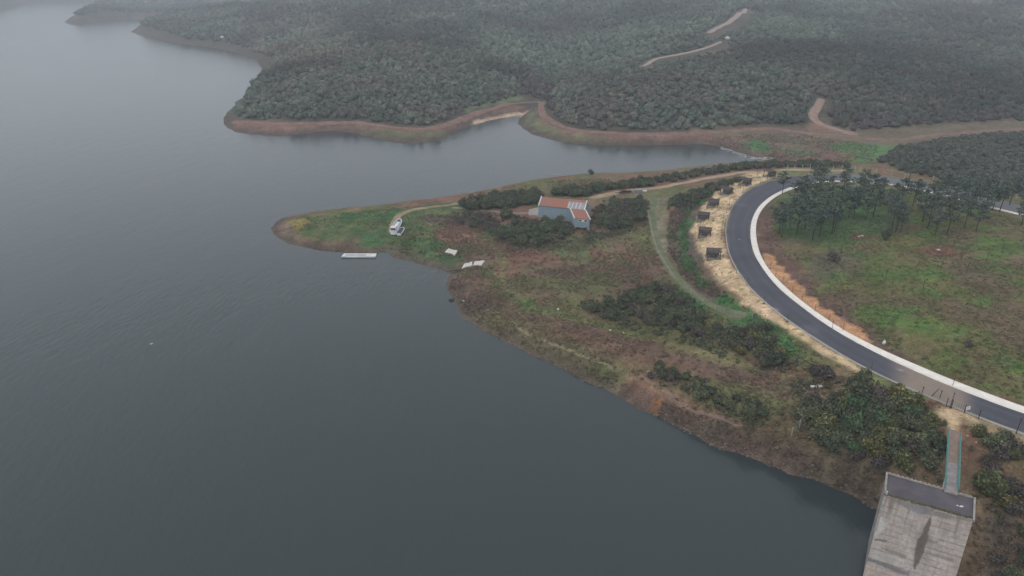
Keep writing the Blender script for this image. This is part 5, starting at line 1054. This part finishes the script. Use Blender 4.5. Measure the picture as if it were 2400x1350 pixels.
post_fence('iron_fence', [(2217, 953), (2229, 957), (2259, 969), (2293, 981)], 1.7, 'black iron fence with thin bars between road and footbridge', M['iron'], .07, (.1, .85), True)
for px_, py_, hh, lb in ((2157, 934, 2.2, 'black pole standing beside the brush pile'), (2202, 934, 1.5, 'short black pole right of the brush pile'), (2381, 1017, 2.8, 'tall black pole on the verge at the right edge'), (2226, 957, 2.9, 'tallest black pole at the left end of the iron fence')):
    p = hit(px_, py_); mb = MB(); mb.tube((p[0], p[1], p[2] - .2), (p[0] + .05, p[1], p[2] + hh), .06, .05, 8); mb.box((p[0] + .05, p[1], p[2] + hh + .04), (.2, .2, .1)); tag(mb.build('iron_pole', M['iron']), lb, 'pole')
p = hit(2266, 967); sg = empty('fence_sign', tuple(p), 'small white notice board in front of the iron fence', 'sign'); mb = MB(); mb.box((0, 0, .85), (.95, .05, .6), .3, -.25); mb.build('board', M['white'], sg)
mb = MB()
for s in (-.35, .35): mb.tube((s, .08 + s * .3, -.1), (s, .08 + s * .3, .95), .025, None, 6)
mb.build('leg', M['iron'], sg)
# brush pile and straw next to the road
p = hit(2180, 948); mb = MB(); rq = random.Random(9)
for k in range(140):
    a = rq.uniform(0, 6.28); c = Vector((p[0] + rq.gauss(0, 1.0), p[1] + rq.gauss(0, .6), p[2] + abs(rq.gauss(0, .35)))); d = Vector((math.cos(a), math.sin(a), rq.uniform(-.3, .6))) * rq.uniform(.3, .9); mb.tube(c - d * .5, c + d * .5, .03, .015, 4)
for k in range(26):
    c = (p[0] + rq.gauss(0, 1.0), p[1] + rq.gauss(0, .6), p[2] + abs(rq.gauss(0, .2))); mb.lump(c, (.28, .22, .14), k, 1, .4)
tag(mb.build('brush_pile', M['twig']), 'heap of reddish cut brush at the roadside by the footbridge', 'brush pile')
# thin dark curved line across the road, built as a tube
cpx = [(2184, 928), (2192, 919), (2202, 911), (2212, 904.5)]; Pc = [Vector(at_z(a, b_, float(road_z(a, b_)) + .03)) for a, b_ in cpx]; mb = MB()
for a, b_ in zip(Pc[:-1], Pc[1:]): mb.tube(a, b_, .05, None, 6)
tag(mb.build('dark_line', M['iron']), 'thin dark curved line across the dusty part of the road', 'dark_line')

# ------------------------------------------------------------------ small loose things
def stone(px_, py_, r_, label, mat='stone', z=None, cat='stone', name='white_stone', seed=None):
    r_ = r_ * (.75 if r_ < 1 else 1)
    p = hit(px_, py_); mb = MB(); mb.lump((0, 0, r_ * .35), (r_, r_ * .75, r_ * .6), seed or int(px_), 2, .18); o = mb.build(name, M[mat]); o.location = tuple(p); o.rotation_euler = (0, 0, px_); return tag(o, label, cat, 'white stones scattered about' if name == 'white_stone' else None)
for q in [(1087, 707, .5, 'white stone at the near shore just below the cove corner'), (1144, 727, .28, 'small white stone on the slope right of the shore stone'), (1218, 735, .28, 'small white stone on the lower grass slope'), (1308, 726, .55, 'large white stone among green weeds on the slope'), (1430, 775, .42, 'white stone on the reddish terrace, left one of two'),
          (1461, 781, .32, 'white stone on the reddish terrace, right one of two'), (1520, 872, .42, 'white stone left of the small bush row on the lower terrace'), (1465, 750, .3, 'white stone at the edge of the bush belt'), (1648, 722, .3, 'white stone on the grass track'), (1428, 541, .5, 'white stone just right of the barn below the thicket'), (1155, 550, .4, 'pale stone on the green patch left of the barn'),
          (2013, 555, .42, 'left white stone of two on the red soil mound'), (2020, 554, .55, 'right white stone of two on the red soil mound'), (2199, 587, .6, 'single white stone on the oval red soil mound'), (2268, 1022, .2, 'white stone in the scrub nearest the footbridge railing'), (2288, 1037, .18, 'white stone in the scrub a little right of the footbridge'), (2388, 1040, .19, 'white stone in the scrub at the right edge'),
          (2346, 1323, .18, 'white stone on the bank right of the tower'), (2396, 1317, .2, 'white stone on the bank at the right edge'), (2317, 910, .15, 'white stone in the meadow beside the pavement'), (1705, 92, 2.2, 'white rock outcrop at the end of the hillside track'), (2010, 79, 2.4, 'white rock outcrop on the right hillside'), (521, 90, 3.0, 'pale rock near the far shore, right one of two'), (484, 84, 3.4, 'pale rock near the far shore, left one of two')]:
    stone(*q)
p = hit(1058, 704); mb = MB(); mb.lump((p[0], p[1], .1), (.7, .5, .45), 4, 2, .2); tag(mb.build('dark_rock', M['bark']), 'dark rock sticking out of the water near the shore corner', 'rock')
p = hit(2071, 808); mb = MB(); mb.lump((0, 0, .45), (.36, .28, .5), 5, 2, .15); mb.lump((.0, .05, 1.0), (.16, .14, .14), 6, 1, .2); mb.tube((-.05, 0, .8), (0, .05, 1.0), .14, .1, 8); o = mb.build('white_sack', M['white'], None, True); o.location = tuple(p); tag(o, 'tied white sack standing in the meadow beside the pavement', 'sack')
p = hit(1906, 909); mb = MB(); mb.tube((-.65, 0, .34), (.65, 0.05, .34), .34, None, 14); mb.tube((-.70, 0, .34), (-.66, 0, .34), .36, None, 14); mb.tube((.66, .05, .34), (.70, .05, .34), .36, None, 14); o = mb.build('white_barrel', M['white']); o.location = tuple(p); o.scale = (.75,) * 3; o.rotation_euler = (0, 0, -.1); tag(o, 'white barrel lying on the slope left of the wood', 'barrel')
p = hit(1922, 909); mb = MB(); mb.box((0, 0, .3), (.75, .6, .6)); mb.box((0, 0, .62), (.82, .66, .06)); mb.box((0, -.31, .3), (.6, .03, .4)); o = mb.build('grey_crate', M['roof_pale']); o.location = tuple(p); o.scale = (.75,) * 3; tag(o, 'pale grey crate beside the lying white barrel', 'crate')
# timber heap and pale slabs on the tan track
p = hit(1462, 452); mb = MB(); rq = random.Random(2)
for k in range(16): a = rq.uniform(-.3, .3); c = (rq.uniform(-2.2, 2.2), rq.uniform(-.7, .7), .15 + .18 * rq.randint(0, 3)); mb.box(c, (rq.uniform(1.6, 3.2), .18, .16), a)
o = mb.build('timber_heap', M['wood_dark']); o.location = tuple(p); o.rotation_euler = (0, 0, .2); tag(o, 'low heap of dark timber beside the tan track', 'timber heap')
p = hit(1496, 450); mb = MB()
for k in range(5): mb.box((rq.uniform(-.3, .3), rq.uniform(-.3, .3), .1 + k * .17), (4.2 - k * .3, 1.9, .14), rq.uniform(-.08, .08))
o = mb.build('slab_stack', M['greydeck']); o.location = tuple(p); o.rotation_euler = (0, 0, .15); tag(o, 'stack of pale grey slabs beside the tan track', 'slabs')
p = hit(1511, 450); mb = MB(); mb.box((0, 0, .3), (1.3, .8, .45)); mb.box((0, 0, .56), (1.4, .9, .08)); o = mb.build('white_box', M['white']); o.location = tuple(p); tag(o, 'small white box right of the grey slab stack', 'box')
# gull over the lake
bp_ = at_z(355, 806, 2.0); gl = empty('gull', tuple(bp_), 'white gull flying low over the open water', 'bird', None, .8); gl.scale = (.5, .5, .5)
mb = MB(); mb.lump((0, 0, 0), (.16, .34, .13), 1, 2, .0); mb.lump((0, .38, .05), (.08, .1, .08), 2, 2, 0); mb.tube((0, .46, .05), (0, .54, .04), .025, .005, 6); mb.hexa([(-.05, -.3, -.02), (.05, -.3, -.02), (.11, -.55, -.02), (-.11, -.55, -.02)], [(-.05, -.3, .02), (.05, -.3, .02), (.11, -.55, .01), (-.11, -.55, .01)]); mb.build('body', M['white'], gl, True)
for s in (-1, 1):
    mb = MB(); q = [(s * .1, .12), (s * .5, .22), (s * .95, .0), (s * .5, -.06), (s * .1, -.16)]; zz = [0, .16, .12, .15, 0]
    if s < 0: q = q[::-1]; zz = zz[::-1]
    n_ = len(q); mb.add([(a, b_, z_) for (a, b_), z_ in zip(q, zz)] + [(a, b_, z_ + .025) for (a, b_), z_ in zip(q, zz)], [tuple(range(n_)), tuple(range(n_, 2 * n_))[::-1]] + [(k, (k + 1) % n_, n_ + (k + 1) % n_, n_ + k) for k in range(n_)]); mb.build('wing', M['greydeck'] if False else M['white'], gl)
# rubble along the head of the bay
mb = MB(); rq = random.Random(6); hp = hits([(1690 + k * 1.7 + rq.uniform(-4, 4), 346 + min(k * .62, 26) + rq.uniform(-2.5, 2.5)) for k in range(75)])
for k, p in enumerate(hp): mb.lump((p[0], p[1], p[2]), (rq.uniform(.3, 1.1), rq.uniform(.3, .8), rq.uniform(.15, .4)), k, 1, .3)
o = mb.build('rubble', M['rubble']); tag(o, 'pale stones and gravel along the waterline at the head of the bay', kind='stuff')
# fringe of stones along the near waterline
mb = MB(); cols = []
for k in range(900):
    i = rq.randrange(0, 62); a, b_ = shore[i], shore[i + 1]; u = rq.random(); x, y = a[0] + (b_[0] - a[0]) * u + rq.gauss(0, .7), a[1] + (b_[1] - a[1]) * u + rq.gauss(0, .7); z = ground(x, y)
    if z < -.3: continue
    s = rq.uniform(.08, .32); mb.lump((x, y, z + .02), (s, s * .8, s * .5), k, 1, .3)
o = mb.build('shore_gravel', plain('shore_stone', (.13, .11, .095), .9, .35, .3)); tag(o, 'small stones scattered along the near waterline', kind='stuff')

# ------------------------------------------------------------------ haze
if HAZE_DENSITY > 0:
    mb = MB(); mb.box((0, 2200, 55), (13000, 5200, 126)); hz = mb.build('haze', bpy.data.materials.new('haze')); m = hz.data.materials[0]; m.use_nodes = True; nt = m.node_tree
    for nd in list(nt.nodes): nt.nodes.remove(nd)
    ou = nt.nodes.new('ShaderNodeOutputMaterial'); pv = nt.nodes.new('ShaderNodeVolumePrincipled'); pv.inputs['Color'].default_value = (.88, .93, 1.0, 1); pv.inputs['Density'].default_value = HAZE_DENSITY; pv.inputs['Anisotropy'].default_value = .2
    nt.links.new(pv.outputs[0], ou.inputs['Volume']); tag(hz, kind='stuff')
print('objects', len(scene.objects))
